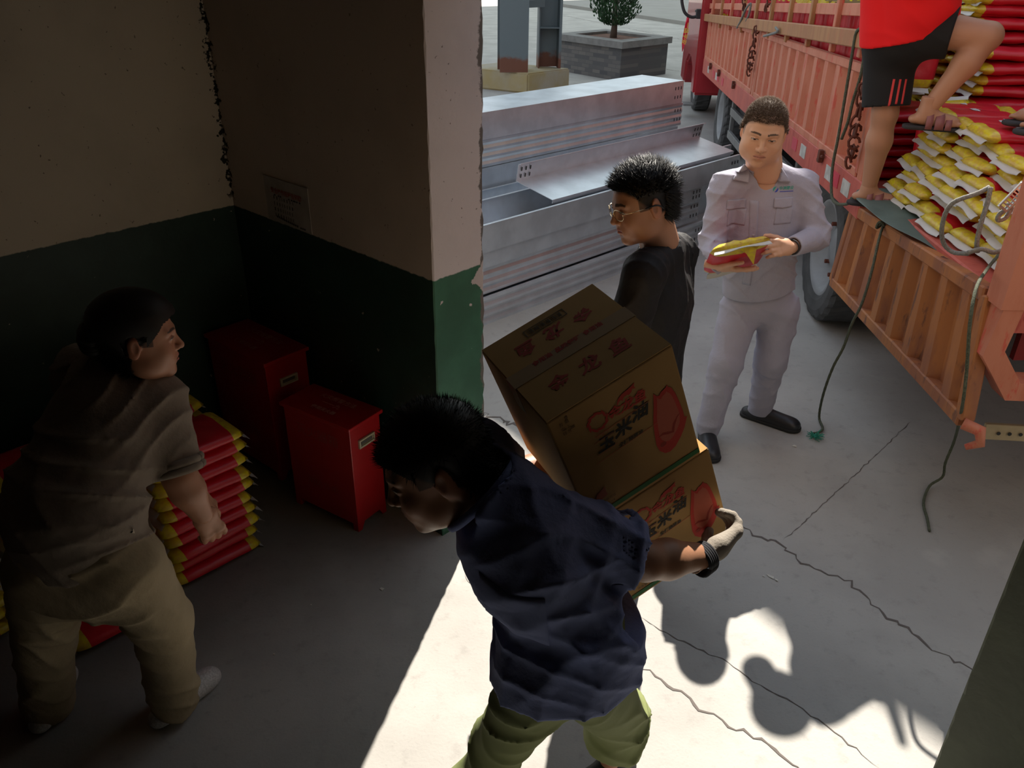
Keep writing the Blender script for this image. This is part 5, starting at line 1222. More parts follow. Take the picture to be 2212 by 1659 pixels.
def shoe(name, m, parent, ank, toe_dir, L=0.27, h=0.005, sole_m=None, z0=0.0, w=0.045, roll=0.0):
    d = vn((toe_dir[0], toe_dir[1], 0)); s = A3(-d[1], d[0], 0); a = A3(ank[0], ank[1], z0)
    heel = a - d * 0.065; toe = a + d * (L - 0.075 - w * .6)
    lo, hi = bounds([heel, toe, a + A3(0, 0, .12)], 0.07); F = Field(lo, hi, h)
    F.cap(heel + A3(0, 0, .03), toe + A3(0, 0, .026), 0.036, w, k=0, flat=((0, 0, 1), 0.8))
    F.cap(a + A3(0, 0, .04) - d * .02, a + A3(0, 0, .085) - d * 0.015, 0.042, 0.038, k=0.03)
    F.cap(a + A3(0, 0, .06), toe + A3(0, 0, .03) - d * .03, 0.036, 0.034, k=0.03)
    F.plane(A3(*a[:2], z0 + 0.004), (0, 0, -1))
    V, Q = F.mesh(); o = qmesh(name, [(relax(V, Q, 1), Q)], m, parent)
    if sole_m:
        F = Field(lo - 0.01, A3(hi[0] + .01, hi[1] + .01, z0 + .05), h)
        F.cap(heel + A3(0, 0, .012), toe + A3(0, 0, .012), 0.041, w + .005, k=0); F.plane(A3(*a[:2], z0 + 0.022), (0, 0, 1)); F.plane(A3(*a[:2], z0 + 0.001), (0, 0, -1))
        V, Q = F.mesh(); qmesh('sole', [(V, Q)], sole_m, o)
    return o
def bare_foot(parts, ank, d, z0, skin, h=0.0045):
    d = vn((d[0], d[1], 0)); s = A3(d[1], -d[0], 0); a = A3(*ank)
    heel = A3(a[0], a[1], z0 + .03) - d * 0.045; ball = A3(a[0], a[1], z0 + .024) + d * 0.115
    lo, hi = bounds([heel, ball + d * .08, a], 0.06); F = Field(lo, hi, h)
    F.cap(heel, ball, 0.030, 0.040, k=0, flat=((0, 0, 1), 0.72)); F.cap(a + A3(0, 0, .05), A3(a[0], a[1], z0 + .05), 0.038, 0.036, k=0.02)
    F.cap(A3(a[0], a[1], z0 + .06), ball + A3(0, 0, .004) - d * .02, 0.034, 0.024, k=0.03)
    for i in range(5):
        t0 = ball + s * (0.028 - 0.0145 * i) + A3(0, 0, -.006); L = 0.045 - 0.005 * i
        F.cap(t0, t0 + d * L, 0.012 if i == 0 else 0.0085, 0.011 if i == 0 else 0.0075, k=0.004)
    V, Q = F.mesh(); V = relax(V, Q, 1, .3); parts.append((V, Q, np.tile(np.array(skin, float), (len(V), 1))))
def limbs_mesh(caps, skin, h=0.008, cuts=()):
    pts = [c[0] for c in caps] + [c[1] for c in caps]; rm = max(max(c[2], c[3]) for c in caps)
    lo, hi = bounds(pts, rm + .03); F = Field(lo, hi, h)
    for c in caps: F.cap(c[0], c[1], c[2], c[3], k=c[4] if len(c) > 4 else 0.02, flat=c[5] if len(c) > 5 else None)
    for p, n in cuts: F.plane(p, n, 0.0)
    V, Q = F.mesh(); V = relax(V, Q, 1, .4)
    C = np.tile(np.array(skin, float), (len(V), 1)) * (1 + 0.06 * snoise(V, 18))[:, None]
    return V, Q, C
def body_obj(parts, skin, parent, rough=0.5):
    m = mat('skin', (0.5, 0.3, 0.2), rough=0.48, vcol=True, bump=0.08, bscale=220, bdist=0.002)
    C = np.concatenate([p[2] for p in parts])
    return qmesh('body', [(p[0], p[1]) for p in parts], m, parent, cols=np.clip(C, 0, 1))
def core_caps(J, ax, s=1.0):
    """trunk, neck and upper limbs under the clothes, so that the body is one figure"""
    return [(J['pelvis'], J['chest'], .105 * s, .115 * s, 0, (ax, .72)), (J['chest'], J['neck'], .10 * s, .055 * s, .05), (J['shL'], J['shR'], .048, .048, .04)]
def arm_caps(sh, el, wr, s=1.0): return [(sh, el, .046 * s, .038 * s, .03), (el, el + (wr - el) * .35, .038 * s, .040 * s, .02), (el + (wr - el) * .35, wr, .040 * s, .0255 * s, .02)]
def leg_caps(hip, kn, an, s=1.0):
    return [(hip, kn, .082 * s, .053 * s, .04), (kn, kn + (an - kn) * .35, .052 * s, .055 * s, .03), (kn + (an - kn) * .35, an, .055 * s, .034 * s, .03)]
def hair_obj(V, Q, C, headB, headO, sc, sel, dirf, n, L, r, m, parent, seed=1, shell_off=0.004, shell_sel=None, lines=None):
    rng = np.random.RandomState(seed); parts = []
    # scalp layer
    ctr = V[Q].mean(1); mk = (shell_sel or sel)(ctr); q = Q[mk]; used, inv = np.unique(q, return_inverse=True); vv = V[used]
    a, b, c = V[Q[:, 0]], V[Q[:, 1]], V[Q[:, 2]]; fn_ = np.cross(b - a, c - a); nr = np.zeros_like(V)
    for i in range(4): np.add.at(nr, Q[:, i], fn_)
    nr /= np.linalg.norm(nr, axis=1)[:, None] + 1e-12
    off = shell_off if not callable(shell_off) else shell_off(vv)[:, None]
    vv = vv + nr[used] * off; parts.append((vv, inv.reshape(q.shape)))
    if n:
        sv, st = strands(V, Q, C, sel, dirf, n, L, r, None, rng); parts.append((sv, st))
    parts = [((p * sc) @ headB.T + headO, t) for p, t in parts]
    return mesh_any('hair', parts, m, parent)
SKIN = dict(vcol=True)
def smoothmask(*a): return a

# ================================================================== man in grey workwear with a rice bag
def grey_man():
    root = empty('person', (1.17, 3.75, 0), label='person in a pale grey work uniform holding a red and yellow rice bag', cat='person')
    W = lambda o: o
    J = {}
    J['head'] = aty(1650, 283, 3.58); J['neck'] = aty(1651, 372, 3.66); J['chest'] = aty(1648, 460, 3.70); J['pelvis'] = aty(1640, 640, 3.78)
    J['shR'] = aty(1566, 405, 3.66); J['shL'] = aty(1733, 402, 3.68)
    J['elR'] = aty(1538, 522, 3.62); J['elL'] = aty(1765, 512, 3.62)
    J['wrR'] = aty(1556, 575, 3.42); J['wrL'] = aty(1706, 535, 3.42)
    J['hipR'] = aty(1598, 668, 3.77); J['hipL'] = aty(1684, 668, 3.79)
    J['anR'] = atz(1531, 915, .10); J['anL'] = atz(1644, 872, .10)
    J['knR'] = aty(1568, 785, (J['anR'][1] + 3.77) / 2 - .05); J['knL'] = aty(1664, 778, (J['anL'][1] + 3.79) / 2 - .07)
    pass
    sk = (0.66, 0.37, 0.235)
    fwd = vn((-0.26, -1, -0.26)); up = vn((0.02, -0.2, 1)); B = basis(fwd, up); sc = 1.13
    nl = (np.linalg.inv(B) @ (J['neck'] - J['head'])) / sc
    hd = build_head(nl, sk, h=0.0024, hairc=(0.075, 0.05, 0.036), fat=1.12, lips=(0.50, 0.2, 0.15), stub=.8)
    Vh, Qh, Ch = hd; Vw = (Vh * sc) @ B.T + J['head']
    ax = vn(np.cross(J['shL'] - J['shR'], J['pelvis'] - J['neck']))
    body = [(Vw, Qh, Ch)]
    body.append(limbs_mesh(core_caps(J, ax) + [(J['chest'] + A3(0, -.01, 0), J['neck'] + A3(0, -.015, 0), .125, .062, .03, (ax, .78))] + arm_caps(J['shR'], J['elR'], J['wrR']) + arm_caps(J['shL'], J['elL'], J['wrL']) + leg_caps(J['hipR'], J['knR'], J['anR']) + leg_caps(J['hipL'], J['knL'], J['anL']), sk, .007))
    hL = build_hand((.35, .45, .5, .55), .35, skin=sk, fat=1.12)
    body.append(hand_world(hL, J['wrL'], aty(1668, 535, 3.36) - J['wrL'], (.35, -.75, .55), True))
    hR = build_hand((.15, .15, .2, .2), .2, skin=sk, fat=1.12)
    body.append(hand_world(hR, J['wrR'], (.75, -.25, -.05), (0, -.35, -1), False))
    body_obj(body, sk, root)
    # cropped hair
    def line(P):
        x, y, z = P.T; ax_ = np.abs(x); return 0.062 - 0.012 * np.clip((ax_ - .03) / .04, 0, 1) - 0.05 * np.clip((.045 - y) / .045, 0, 1) - 0.035 * np.clip(-y / .05, 0, 1)
    sel = lambda P: (P[:, 2] > line(P)) & (np.abs(P[:, 0]) < .085)
    hm = mat('cropped_brown_hair', (0.10, 0.066, 0.045), rough=0.7, spec=0.3)
    hair_obj(Vh, Qh, Ch, B, J['head'], sc, sel, lambda P, N, r: N + np.array([0, 0.25, .35]) + r.normal(size=P.shape) * .28, 12000, 0.010, 0.0009, hm, root, 2, 0.001, shell_sel=lambda P: sel(P) & (P[:, 2] > .085))
    # uniform
    cloth = mat('grey_uniform_cloth', (0.44, 0.43, 0.52), rough=0.85, bump=0.6, bscale=22, bdist=0.010, spec=0.2, var=0.06, vscale=5)
    fl = [((.3, .1, 1), 42, .3), ((1, .2, .5), 34, 1.7), ((-.8, .1, .7), 38, 3.1)]
    lat = vn(J['shL'] - J['shR'])
    hemp = aty(1640, 628, 3.75)
    caps = [(J['pelvis'] - A3(0, 0, .02), J['chest'] - A3(0, 0, .12), .178, .175, .0, (ax, .68)), (J['chest'] - A3(0, 0, .12), J['chest'], .175, .182, .05, (ax, .66)),
            (J['chest'] + A3(0, 0, .03), J['neck'] - A3(0, 0, .02), .15, .075, .06, (ax, .72)),
            (J['neck'] - lat * .03 - A3(0, 0, .01), J['shR'], .055, .064, .05), (J['neck'] + lat * .03 - A3(0, 0, .01), J['shL'], .055, .064, .05),
            (J['shR'], J['elR'], .070, .060, .035), (J['elR'], J['wrR'], .060, .043, .02), (J['shL'], J['elL'], .070, .060, .035), (J['elL'], J['wrL'], .060, .043, .02)]
    nkd = vn(J['head'] - J['neck'])
    top = garment('work_shirt', cloth, root, caps,
                  cuts=[(hemp, (J['pelvis'] - J['chest'], .3)), (J['wrR'] - vn(J['wrR'] - J['elR']) * .01, (J['wrR'] - J['elR'], .07)), (J['wrL'] - vn(J['wrL'] - J['elL']) * .03, (J['wrL'] - J['elL'], .075))],
                  holes=[(J['neck'] - A3(0, .015, .02), J['neck'] + nkd * .2, .062, .066), (J['neck'] + A3(-.01, -.150, -.165), J['neck'] + A3(0, -.075, .06), .012, .068),
                         (J['wrR'], J['wrR'] + (J['wrR'] - J['elR']) * .3, .034, .034), (J['wrL'] - vn(J['wrL'] - J['elL']) * .05, J['wrL'] + (J['wrL'] - J['elL']) * .3, .034, .034)],
                  fold=fl, amp=0.011, h=0.0058, it=2)
    pc = [(J['pelvis'] + A3(0, 0, .10), J['pelvis'] + A3(0, 0, -.02), .150, .155, 0, (ax, .72)), (J['hipR'], J['knR'], .103, .080, .04), (J['knR'], J['anR'] - A3(0, 0, .03), .080, .066, .03),
          (J['hipL'], J['knL'], .103, .080, .04), (J['knL'], J['anL'] - A3(0, 0, .03), .080, .066, .03)]
    garment('trousers', cloth, root, pc, cuts=[(J['anR'] - A3(0, 0, .055), ((0, 0, -1), .12)), (J['anL'] - A3(0, 0, .055), ((0, 0, -1), .12))],
            fold=[((.2, .1, 1), 30, .9), ((1, .1, .35), 26, 2.2), ((-.6, .2, .9), 34, .1)], amp=0.009, h=0.0075)
    cm = mat('grey_uniform_cloth', (0, 0, 0))
    # standing collar band and two turned-down leaves
    bm = bmesh.new(); e2 = A3(0, 1, 0); pts = [J['neck'] + lat * math.sin(a) * .070 + e2 * math.cos(a) * .062 + nkd * .022 - A3(0, 0, .03) * (1 - math.cos(a)) * .5 for a in np.linspace(-2.3, 2.3, 24)]
    for r_ in range(3): tube(bm, [p + nkd * .010 * r_ for p in pts], .0065, 6)
    obj('collar_band', bm, cm, root, smooth=True)
    Q_ = lambda u, v: aty(u, v, 3.5)
    quad_patch(top, [Q_(1620, 366), Q_(1632, 382), Q_(1628, 406), Q_(1594, 400)], (0, 1, 0), off=.008, thick=.006, name='collar_leaf', m=cm, parent=root)
    quad_patch(top, [Q_(1672, 380), Q_(1690, 350), Q_(1722, 406), Q_(1680, 402)], (0, 1, 0), off=.008, thick=.006, name='collar_leaf', m=cm, parent=root)
    dd = (0, 1, 0)
    cc = aty(1640, 495, 3.5)
    def P(u, v): return aty(u, v, 3.5)
    for (u0, v0, ww) in ((1601, 455, .088), (1704, 450, .088)):
        patch_on(top, P(u0, v0), lat, (0, -.1, 1), ww, .045, dd, m=cm, parent=root, name='pocket_flap', off=.001, thick=.004, fn=lambda a, b, w, h: (a, b * (1 - .25 * abs(a / w * 2)) if b < 0 else b))
        patch_on(top, P(u0, v0 + 28), lat, (0, -.1, 1), ww * .95, .075, dd, m=cm, parent=root, name='pocket', off=-.001, thick=.0025)
    patch_on(top, P(1634, 545), (1, 0, 0), vn(P(1650, 420) - P(1634, 660)), .036, .42, dd, nv=26, nu=4, m=cm, parent=root, name='placket', off=0, thick=.003)
    bmz = mat('grey_button', (.45, .44, .47), rough=.4)
    for (u, v) in ((1636, 520), (1636, 560), (1636, 600)):
        patch_on(top, P(u, v), (1, 0, 0), (0, 0, 1), .010, .010, dd, nu=4, nv=4, m=bmz, parent=root, name='button', off=.003, thick=.002)
    g = mat('green_embroidery', srgb(60, 170, 150), rough=.7); b_ = mat('blue_embroidery', srgb(60, 80, 190), rough=.7)
    mk = bmesh.new()
    for a0, a1, mi in ((1.2, 4.0, 0), (4.3, 7.1, 1)):
        pr = []
        for i in range(9):
            a = a0 + (a1 - a0) * i / 8; t = math.sin(math.pi * i / 8)
            pr.append((math.cos(a) * .012, math.sin(a) * .012, math.cos(a) * (.012 - .008 * t), math.sin(a) * (.012 - .008 * t)))
        vv = [(mk.verts.new((p[0], p[1], 0)), mk.verts.new((p[2], p[3], 0))) for p in pr]
        for i in range(8): f = mk.faces.new((vv[i][0], vv[i + 1][0], vv[i + 1][1], vv[i][1])); f.material_index = mi
    me = bpy.data.meshes.new('e'); mk.to_mesh(me); mk.free(); lo = text_on(top, me, P(1688, 421), lat, (0, 0, 1), 1, dd, [g, b_], root, name='emblem')
    text_on(top, '中洲建设', P(1713, 419), lat, (0, 0, 1), .017, dd, g, root, name='embroidered_lettering', bold=.0002)
    me = bpy.data.meshes.new('l'); me.from_pydata([(-.032, -.0015, 0), (.032, -.0015, 0), (.032, .0015, 0), (-.032, .0015, 0)], [], [(0, 1, 2, 3)]); text_on(top, me, P(1713, 426), lat, (0, 0, 1), 1, dd, b_, root, name='embroidered_line')
    bs = mat('black_leather', (0.02, 0.02, 0.023), rough=.38); sl = mat('black_rubber_sole', (.015, .015, .015), rough=.7)
    shoe('shoe', bs, root, J['anR'], (-.10, -1), L=.285, sole_m=sl, w=.05)
    shoe('shoe', bs, root, J['anL'], (.82, -.55), L=.285, sole_m=sl, w=.05)
    wb = mat('black_wristband', (.02, .02, .022), rough=.6)
    bm = bmesh.new(); d = vn(J['wrL'] - J['elL']); c = J['wrL'] - d * .015; e1 = vn(np.cross(d, (0, 0, 1))); e2 = np.cross(d, e1)
    tube(bm, [c + e1 * math.cos(a) * .036 + e2 * math.sin(a) * .032 for a in np.linspace(0, 2 * math.pi, 20)], .004, 6); obj('wristband', bm, wb, root, smooth=True)
    return J

# ================================================================== man in black T-shirt with glasses
def black_man():
    root = empty('person', (.45, 2.68, 0), label='person in a black T-shirt and wire glasses behind the carried cartons', cat='person')
    J = {}
    J['head'] = aty(1386, 438, 2.60); J['neck'] = aty(1430, 545, 2.70)
    n = J['neck']
    J['chest'] = n + A3(-.01, .0, -.17); J['pelvis'] = n + A3(.0, .0, -.53)
    J['shL'] = aty(1392, 590, 2.50); J['shR'] = aty(1462, 545, 2.87)
    J['elL'] = J['shL'] + A3(-.06, -.03, -.28); J['wrL'] = J['elL'] + A3(-.18, .05, -.12); J['elR'] = J['shR'] + A3(.02, .05, -.29); J['wrR'] = J['elR'] + A3(-.15, 0, -.19)
    pz = J['pelvis']
    J['hipL'] = pz + A3(0, -.09, -.04); J['hipR'] = pz + A3(0, .09, -.04)
    J['anL'] = A3(pz[0] - .02, pz[1] - .10, .09); J['anR'] = A3(pz[0] + .03, pz[1] + .12, .09)
    J['knL'] = (J['hipL'] + J['anL']) / 2 + A3(-.03, 0, .03); J['knR'] = (J['hipR'] + J['anR']) / 2 + A3(-.03, 0, .03)
    pass
    sk = (0.47, 0.24, 0.15)
    B = basis(vn((-1, -.30, -.28)), vn((-.22, 0.0, 1))); sc = 1.04
    nl = (np.linalg.inv(B) @ (n - J['head'])) / sc
    Vh, Qh, Ch = build_head(nl, sk, h=0.0023, hairc=(0.012, 0.010, 0.010), fat=1.04, brow_w=1.3, lips=(.42, .13, .12))
    ax = vn(np.cross(J['shL'] - J['shR'], J['pelvis'] - n))
    body = [((Vh * sc) @ B.T + J['head'], Qh, Ch), limbs_mesh(core_caps(J, ax) + arm_caps(J['shR'], J['elR'], J['wrR']) + arm_caps(J['shL'], J['elL'], J['wrL']) + leg_caps(J['hipR'], J['knR'], J['anR']) + leg_caps(J['hipL'], J['knL'], J['anL']), sk, .009)]
    hd_ = build_hand((.4, .5, .5, .5), .4, skin=sk)
    body.append(hand_world(hd_, J['wrL'], J['wrL'] - J['elL'], (0, -1, .2), True)); body.append(hand_world(hd_, J['wrR'], J['wrR'] - J['elR'], (0, 1, .2), False))
    body_obj(body, sk, root)
    def line(P):
        x, y, z = P.T; a_ = np.abs(x)
        l = 0.064 - 0.010 * np.clip((a_ - .03) / .04, 0, 1) - 0.052 * np.clip((.052 - y) / .05, 0, 1)
        return np.where(y < -.028, -.058 + .6 * np.clip(y + .055, 0, 1), l)
    sel = lambda P: (P[:, 2] > line(P)) & (np.abs(P[:, 0]) < .086) & (P[:, 2] > -.085) & ~((np.abs(P[:, 0]) > .062) & (P[:, 1] > -.052) & (P[:, 1] < .03) & (P[:, 2] < .040))
    hm = mat('spiky_black_hair', (0.010, 0.009, 0.009), rough=0.42, spec=0.5)
    def off(v): return .003 + .013 * np.clip((v[:, 2] - .04) / .05, 0, 1)
    hair_obj(Vh, Qh, Ch, B, J['head'], sc, sel, lambda P, N, r: N * 1.1 + np.array([0, .35, .45]) * np.clip((P[:, 2:3] - .0) / .06, 0, 1) + np.array([0, -.1, -.7]) * (P[:, 2:3] < .02) + r.normal(size=P.shape) * .22, 6500, 0.036, 0.0017, hm, root, 4, off, shell_sel=lambda P: sel(P) & ((P[:, 2] > .038) | (P[:, 1] < -.035)))
    cloth = mat('black_cotton', (0.013, 0.012, 0.014), rough=0.7, bump=0.5, bscale=24, bdist=0.01, spec=0.35)
    lat = vn(J['shL'] - J['shR'])
    caps = [(J['pelvis'] - A3(0, 0, .0), J['chest'] - A3(0, 0, .1), .165, .165, 0, (ax, .72)), (J['chest'] - A3(0, 0, .1), J['chest'], .165, .168, .05, (ax, .72)), (J['chest'] + A3(.01, 0, .02), n - A3(0, 0, .01), .135, .078, .06, (ax, .8)),
            (n, J['shL'], .06, .062, .05), (n, J['shR'], .06, .062, .05), (J['shL'], J['elL'], .070, .074, .035), (J['shR'], J['elR'], .070, .074, .035)]
    dl = vn(J['elL'] - J['shL']); dr = vn(J['elR'] - J['shR']); eL = J['shL'] + dl * .22; eR = J['shR'] + dr * .22
    nk = vn(J['head'] - n)
    top = garment('t_shirt', cloth, root, caps, cuts=[(eL, (dl, .10)), (eR, (dr, .10)), (J['pelvis'] - A3(0, 0, .05), ((0, 0, -1), .4))],
                  holes=[(eL - dl * .03, eL + dl * .1, .060, .06), (eR - dr * .03, eR + dr * .1, .060, .06), (n + A3(0, 0, .005) - nk * .02, n + nk * .2, .064, .068)],
                  fold=[((.6, .8, -.15), 46, .4), ((.5, 1, .2), 60, 2.0), ((.6, .3, -.8), 30, 1.1)], amp=0.008, h=0.0062)
    bm = bmesh.new(); e1 = vn(np.cross(nk, (0, 1, 0))); e2 = np.cross(nk, e1); c = n + nk * .012
    tube(bm, [c + e1 * math.cos(a) * .068 + e2 * math.sin(a) * .068 for a in np.linspace(0, 2 * math.pi, 26)], .009, 8)
    obj('neckband', bm, cloth, root, smooth=True)
    wm = mat('white_print', (.75, .75, .75), rough=.6)
    text_on(top, 'III/X', eL - dl * .035 + A3(0, -.15, 0), (1, 0, -.05), (.1, 0, 1), .055, (0, 1, 0), wm, root, name='sleeve_print', bold=.001)
    jm = mat('dark_trousers', (.02, .022, .03), rough=.85)
    garment('trousers', jm, root, [(J['pelvis'] + A3(0, 0, .06), J['pelvis'], .14, .15, 0, (ax, .75)), (J['hipL'], J['knL'], .095, .07, .04), (J['knL'], J['anL'], .07, .06, .03), (J['hipR'], J['knR'], .095, .07, .04), (J['knR'], J['anR'], .07, .06, .03)], h=.01, cuts=[(J['anL'] - A3(0, 0, .02), ((0, 0, -1), .11)), (J['anR'] - A3(0, 0, .02), ((0, 0, -1), .11))])
    bs = mat('black_leather', (0.02, 0.02, 0.023), rough=.38)
    shoe('shoe', bs, root, J['anL'], (-1, -.1)); shoe('shoe', bs, root, J['anR'], (-1, .1))
    # glasses
    L = lambda *p: (np.array(p) * sc) @ B.T + J['head']
    gm = mat('gold_wire', (.75, .62, .40), rough=.25, metal=1.0); bk = mat('black_temple_tip', (.01, .01, .012), rough=.4)
    bm = bmesh.new()
    for s in (-1, 1):
        ring = [L(s * (.034 + .023 * math.copysign(abs(math.cos(a)) ** .7, math.cos(a))), .100 - .012 * (math.cos(a) * .5 + .5) , -.003 + .0165 * math.copysign(abs(math.sin(a)) ** .7, math.sin(a))) for a in np.linspace(0, 2 * math.pi, 22)]
        tube(bm, ring, .0014, 6); tube(bm, [L(s * .057, .088, .004), L(s * .073, .075, .006), L(s * .0815, .02, .006)], .0011, 6)
    tube(bm, [L(-.012, .101, .0), L(0, .106, .003), L(.012, .101, .0)], .0013, 6)
    g = obj('glasses_frame', bm, gm, root, smooth=True)
    for s in (-1, 1):
        bm = bmesh.new(); tube(bm, spline([L(s * .0815, .022, .006), L(s * .084, -.004, .007), L(s * .085, -.022, .002), L(s * .083, -.036, -.012)], 5), .0027, 6)
        obj('temple_tip', bm, bk, root, smooth=True)
    gl = mat('lens_glass', (.9, .95, 1), rough=.02); gl.node_tree.nodes['Principled BSDF'].inputs['Transmission Weight'].default_value = 1; gl.node_tree.nodes['Principled BSDF'].inputs['IOR'].default_value = 1.05
    for s in (-1, 1):
        ring = [L(s * (.034 + .022 * math.copysign(abs(math.cos(a)) ** .7, math.cos(a))), .100 - .012 * (math.cos(a) * .5 + .5), -.003 + .0155 * math.copysign(abs(math.sin(a)) ** .7, math.sin(a))) for a in np.linspace(0, 2 * math.pi, 22)[:-1]]
        pmesh('lens', ring, [tuple(range(21))], gl, root)
    return J

# ================================================================== man in navy carrying the cartons
def carrier_points():
    J = {}
    J['head'] = atz(938, 1008, 1.37); J['neck'] = atz(1075, 1065, 1.33); J['pelvis'] = atz(1224, 1395, .90)
    n, p = J['neck'], J['pelvis']
    J['chest'] = n + (p - n) * .36 + A3(.0, .0, .0)
    J['shL'] = atz(1158, 1130, 1.27); J['shR'] = n + A3(-.05, .15, .0)
    J['elL'] = atz(1392, 1212, 1.13); J['wrL'] = atz(1528, 1200, 1.07)
    J['elR'] = J['shR'] + A3(.06, .20, -.20); J['wrR'] = J['elR'] + A3(.22, .14, -.05)
    J['hipL'] = atz(1186, 1452, .87); J['hipR'] = atz(1256, 1446, .88)
    J['anR'] = atz(1318, 1640, .10); J['anL'] = atz(1000, 1748, .14)
    J['knR'] = atz(1336, 1545, .46); J['knL'] = atz(1090, 1590, .50)
    return J
def navy_man():
    J = carrier_points(); n, p = J['neck'], J['pelvis']
    pass
    root = empty('person', (p[0], p[1], 0), label='person in a navy T-shirt and olive trousers carrying two cartons on the back', cat='person')
    sk = (0.36, 0.175, 0.10)
    B = basis(vn((-1, -.22, -.42)), vn((-.40, .10, 1))); sc = 1.06
    nl = (np.linalg.inv(B) @ (n - J['head'])) / sc
    Vh, Qh, Ch = build_head(nl, sk, h=0.0023, hairc=(0.012, 0.010, 0.009), fat=.95, lips=(.3, .12, .09), brow_w=1.1)
    ax = vn(np.cross(J['shL'] - J['shR'], p - n))
    # armL skin fine
    body = [((Vh * sc) @ B.T + J['head'], Qh, Ch), limbs_mesh(core_caps(J, ax) + arm_caps(J['shR'], J['elR'], J['wrR']) + leg_caps(J['hipR'], J['knR'], J['anR'], .95) + leg_caps(J['hipL'], J['knL'], J['anL'], .95) + arm_caps(J['shL'], J['elL'], J['wrL'], 1.08), sk, .0065)]
    hR = build_hand((.5, .5, .5, .5), .4, skin=sk)
    body.append(hand_world(hR, J['wrR'], (.6, -.2, -.1), (0, .3, -1), False))
    body.append(hand_world(build_hand((.35, .75, .8, .8), .35, skin=sk), J['wrL'] + vn(GLOVE_DIR) * .018, GLOVE_DIR, GLOVE_BACK, True))
    body_obj(body, sk, root)
    sm_ = mat('worn_black_shoe', (.02, .02, .02), rough=.7)
    shoe('shoe', sm_, root, J['anR'] - A3(0, 0, .0), (-.75, -.45), L=.26); shoe('shoe', sm_, root, J['anL'], (-.8, -.5), L=.26, z0=.04)
    def line(P):
        x, y, z = P.T; a_ = np.abs(x)
        l = 0.056 - 0.008 * np.clip((a_ - .03) / .04, 0, 1) - 0.050 * np.clip((.055 - y) / .05, 0, 1)
        return np.where(y < -.028, -.045, l)
    sel = lambda P: (P[:, 2] > line(P)) & (np.abs(P[:, 0]) < .086) & (P[:, 2] > -.088) & ~((np.abs(P[:, 0]) > .062) & (P[:, 1] > -.052) & (P[:, 1] < .03) & (P[:, 2] < .040))
    hm = mat('black_hair', (0.009, 0.007, 0.006), rough=0.55, spec=0.35)
    def off(v): return .004 + .012 * np.clip((v[:, 2] + .02) / .09, 0, 1)
    hair_obj(Vh, Qh, Ch, B, J['head'], sc, sel, lambda P, N, r: N * .8 + np.array([0, .1, .1]) + np.array([0, -.2, -.8]) * (P[:, 2:3] < .04) + r.normal(size=P.shape) * .3, 9000, 0.026, 0.0016, hm, root, 6, off)
    navy = mat('faded_navy_cotton', (0.20, 0.25, 0.50), rough=0.9, bump=0.7, bscale=16, bdist=0.012, spec=0.2, col2=(0.23, 0.27, 0.47), vscale=4)
    lat = vn(J['shL'] - J['shR'])
    dl = vn(J['elL'] - J['shL']); dr = vn(J['elR'] - J['shR']); eL = J['shL'] + dl * .225; eR = J['shR'] + dr * .2
    hem = atz(1225, 1415, .86)
    caps = [(p - A3(0.02, 0, .16), p + A3(0, 0, .1), .190, .172, 0, (ax, .80)), (p + A3(0, 0, .1), J['chest'], .172, .168, .05, (ax, .72)), (J['chest'], n + A3(.02, .02, -.02), .150, .085, .06, (ax, .8)),
            (J['hipL'] + A3(0, 0, .06), J['hipL'] - A3(0, 0, .06), .122, .125, .05), (J['hipR'] + A3(0, 0, .06), J['hipR'] - A3(0, 0, .06), .118, .12, .05), (n, J['shL'], .065, .07, .05), (n, J['shR'], .065, .07, .05), (J['shL'], eL + dl * .03, .080, .098, .018), (J['shR'], J['elR'], .075, .078, .035)]
    nk = vn(J['head'] - n + A3(.02, 0, .05))
    top = garment('t_shirt', navy, root, caps, cuts=[(eL, (dl, .125)), (eR, (dr, .11)), (hem, (vn(A3(.15, -.06, -1)), .45))],
                  holes=[(eL - dl * .05, eL + dl * .1, .082, .088), (eR - dr * .03, eR + dr * .1, .064, .064), (n - nk * .01, n + nk * .2, .066, .075), (n + A3(-.09, -.05, -.06), n + A3(-.02, -.01, .04), .03, .06), (p - A3(0, 0, .07), p - A3(0, 0, .3), .125, .125)],
                  fold=[((.9, .1, .35), 30, .2), ((.25, .2, 1), 36, 1.4), ((-.8, .3, .9), 26, 2.6), ((1, 0, -.4), 44, .8)], amp=0.011, h=0.0062, it=2)
    bm = bmesh.new(); e1 = vn(np.cross(nk, (0, 1, 0))); e2 = np.cross(nk, e1); c = n + nk * .02
    pts = []
    for a in np.linspace(0, 2 * math.pi, 30):
        q = c + e1 * math.cos(a) * .074 + e2 * math.sin(a) * .07
        pts.append(q + A3(-.03, -.01, -.03) * max(0, math.cos(a if e1[0] < 0 else a + math.pi)))
    tube(bm, pts, .010, 8); obj('collar', bm, navy, root, smooth=True)
    patch_on(top, J['chest'] + A3(-.02, -.2, -.05), (1, 0, .0), (-.1, 0, 1), .13, .14, (0, 1, .1), m=navy, parent=root, name='chest_pocket', off=-.001, thick=.004)
    ol = mat('olive_trouser_cloth', (0.22, 0.25, 0.105), rough=0.85, bump=0.35, bscale=14, bdist=0.008, spec=0.2, col2=(.19, .22, .09), vscale=3)
    cR = J['knR'] + (J['anR'] - J['knR']) * .42
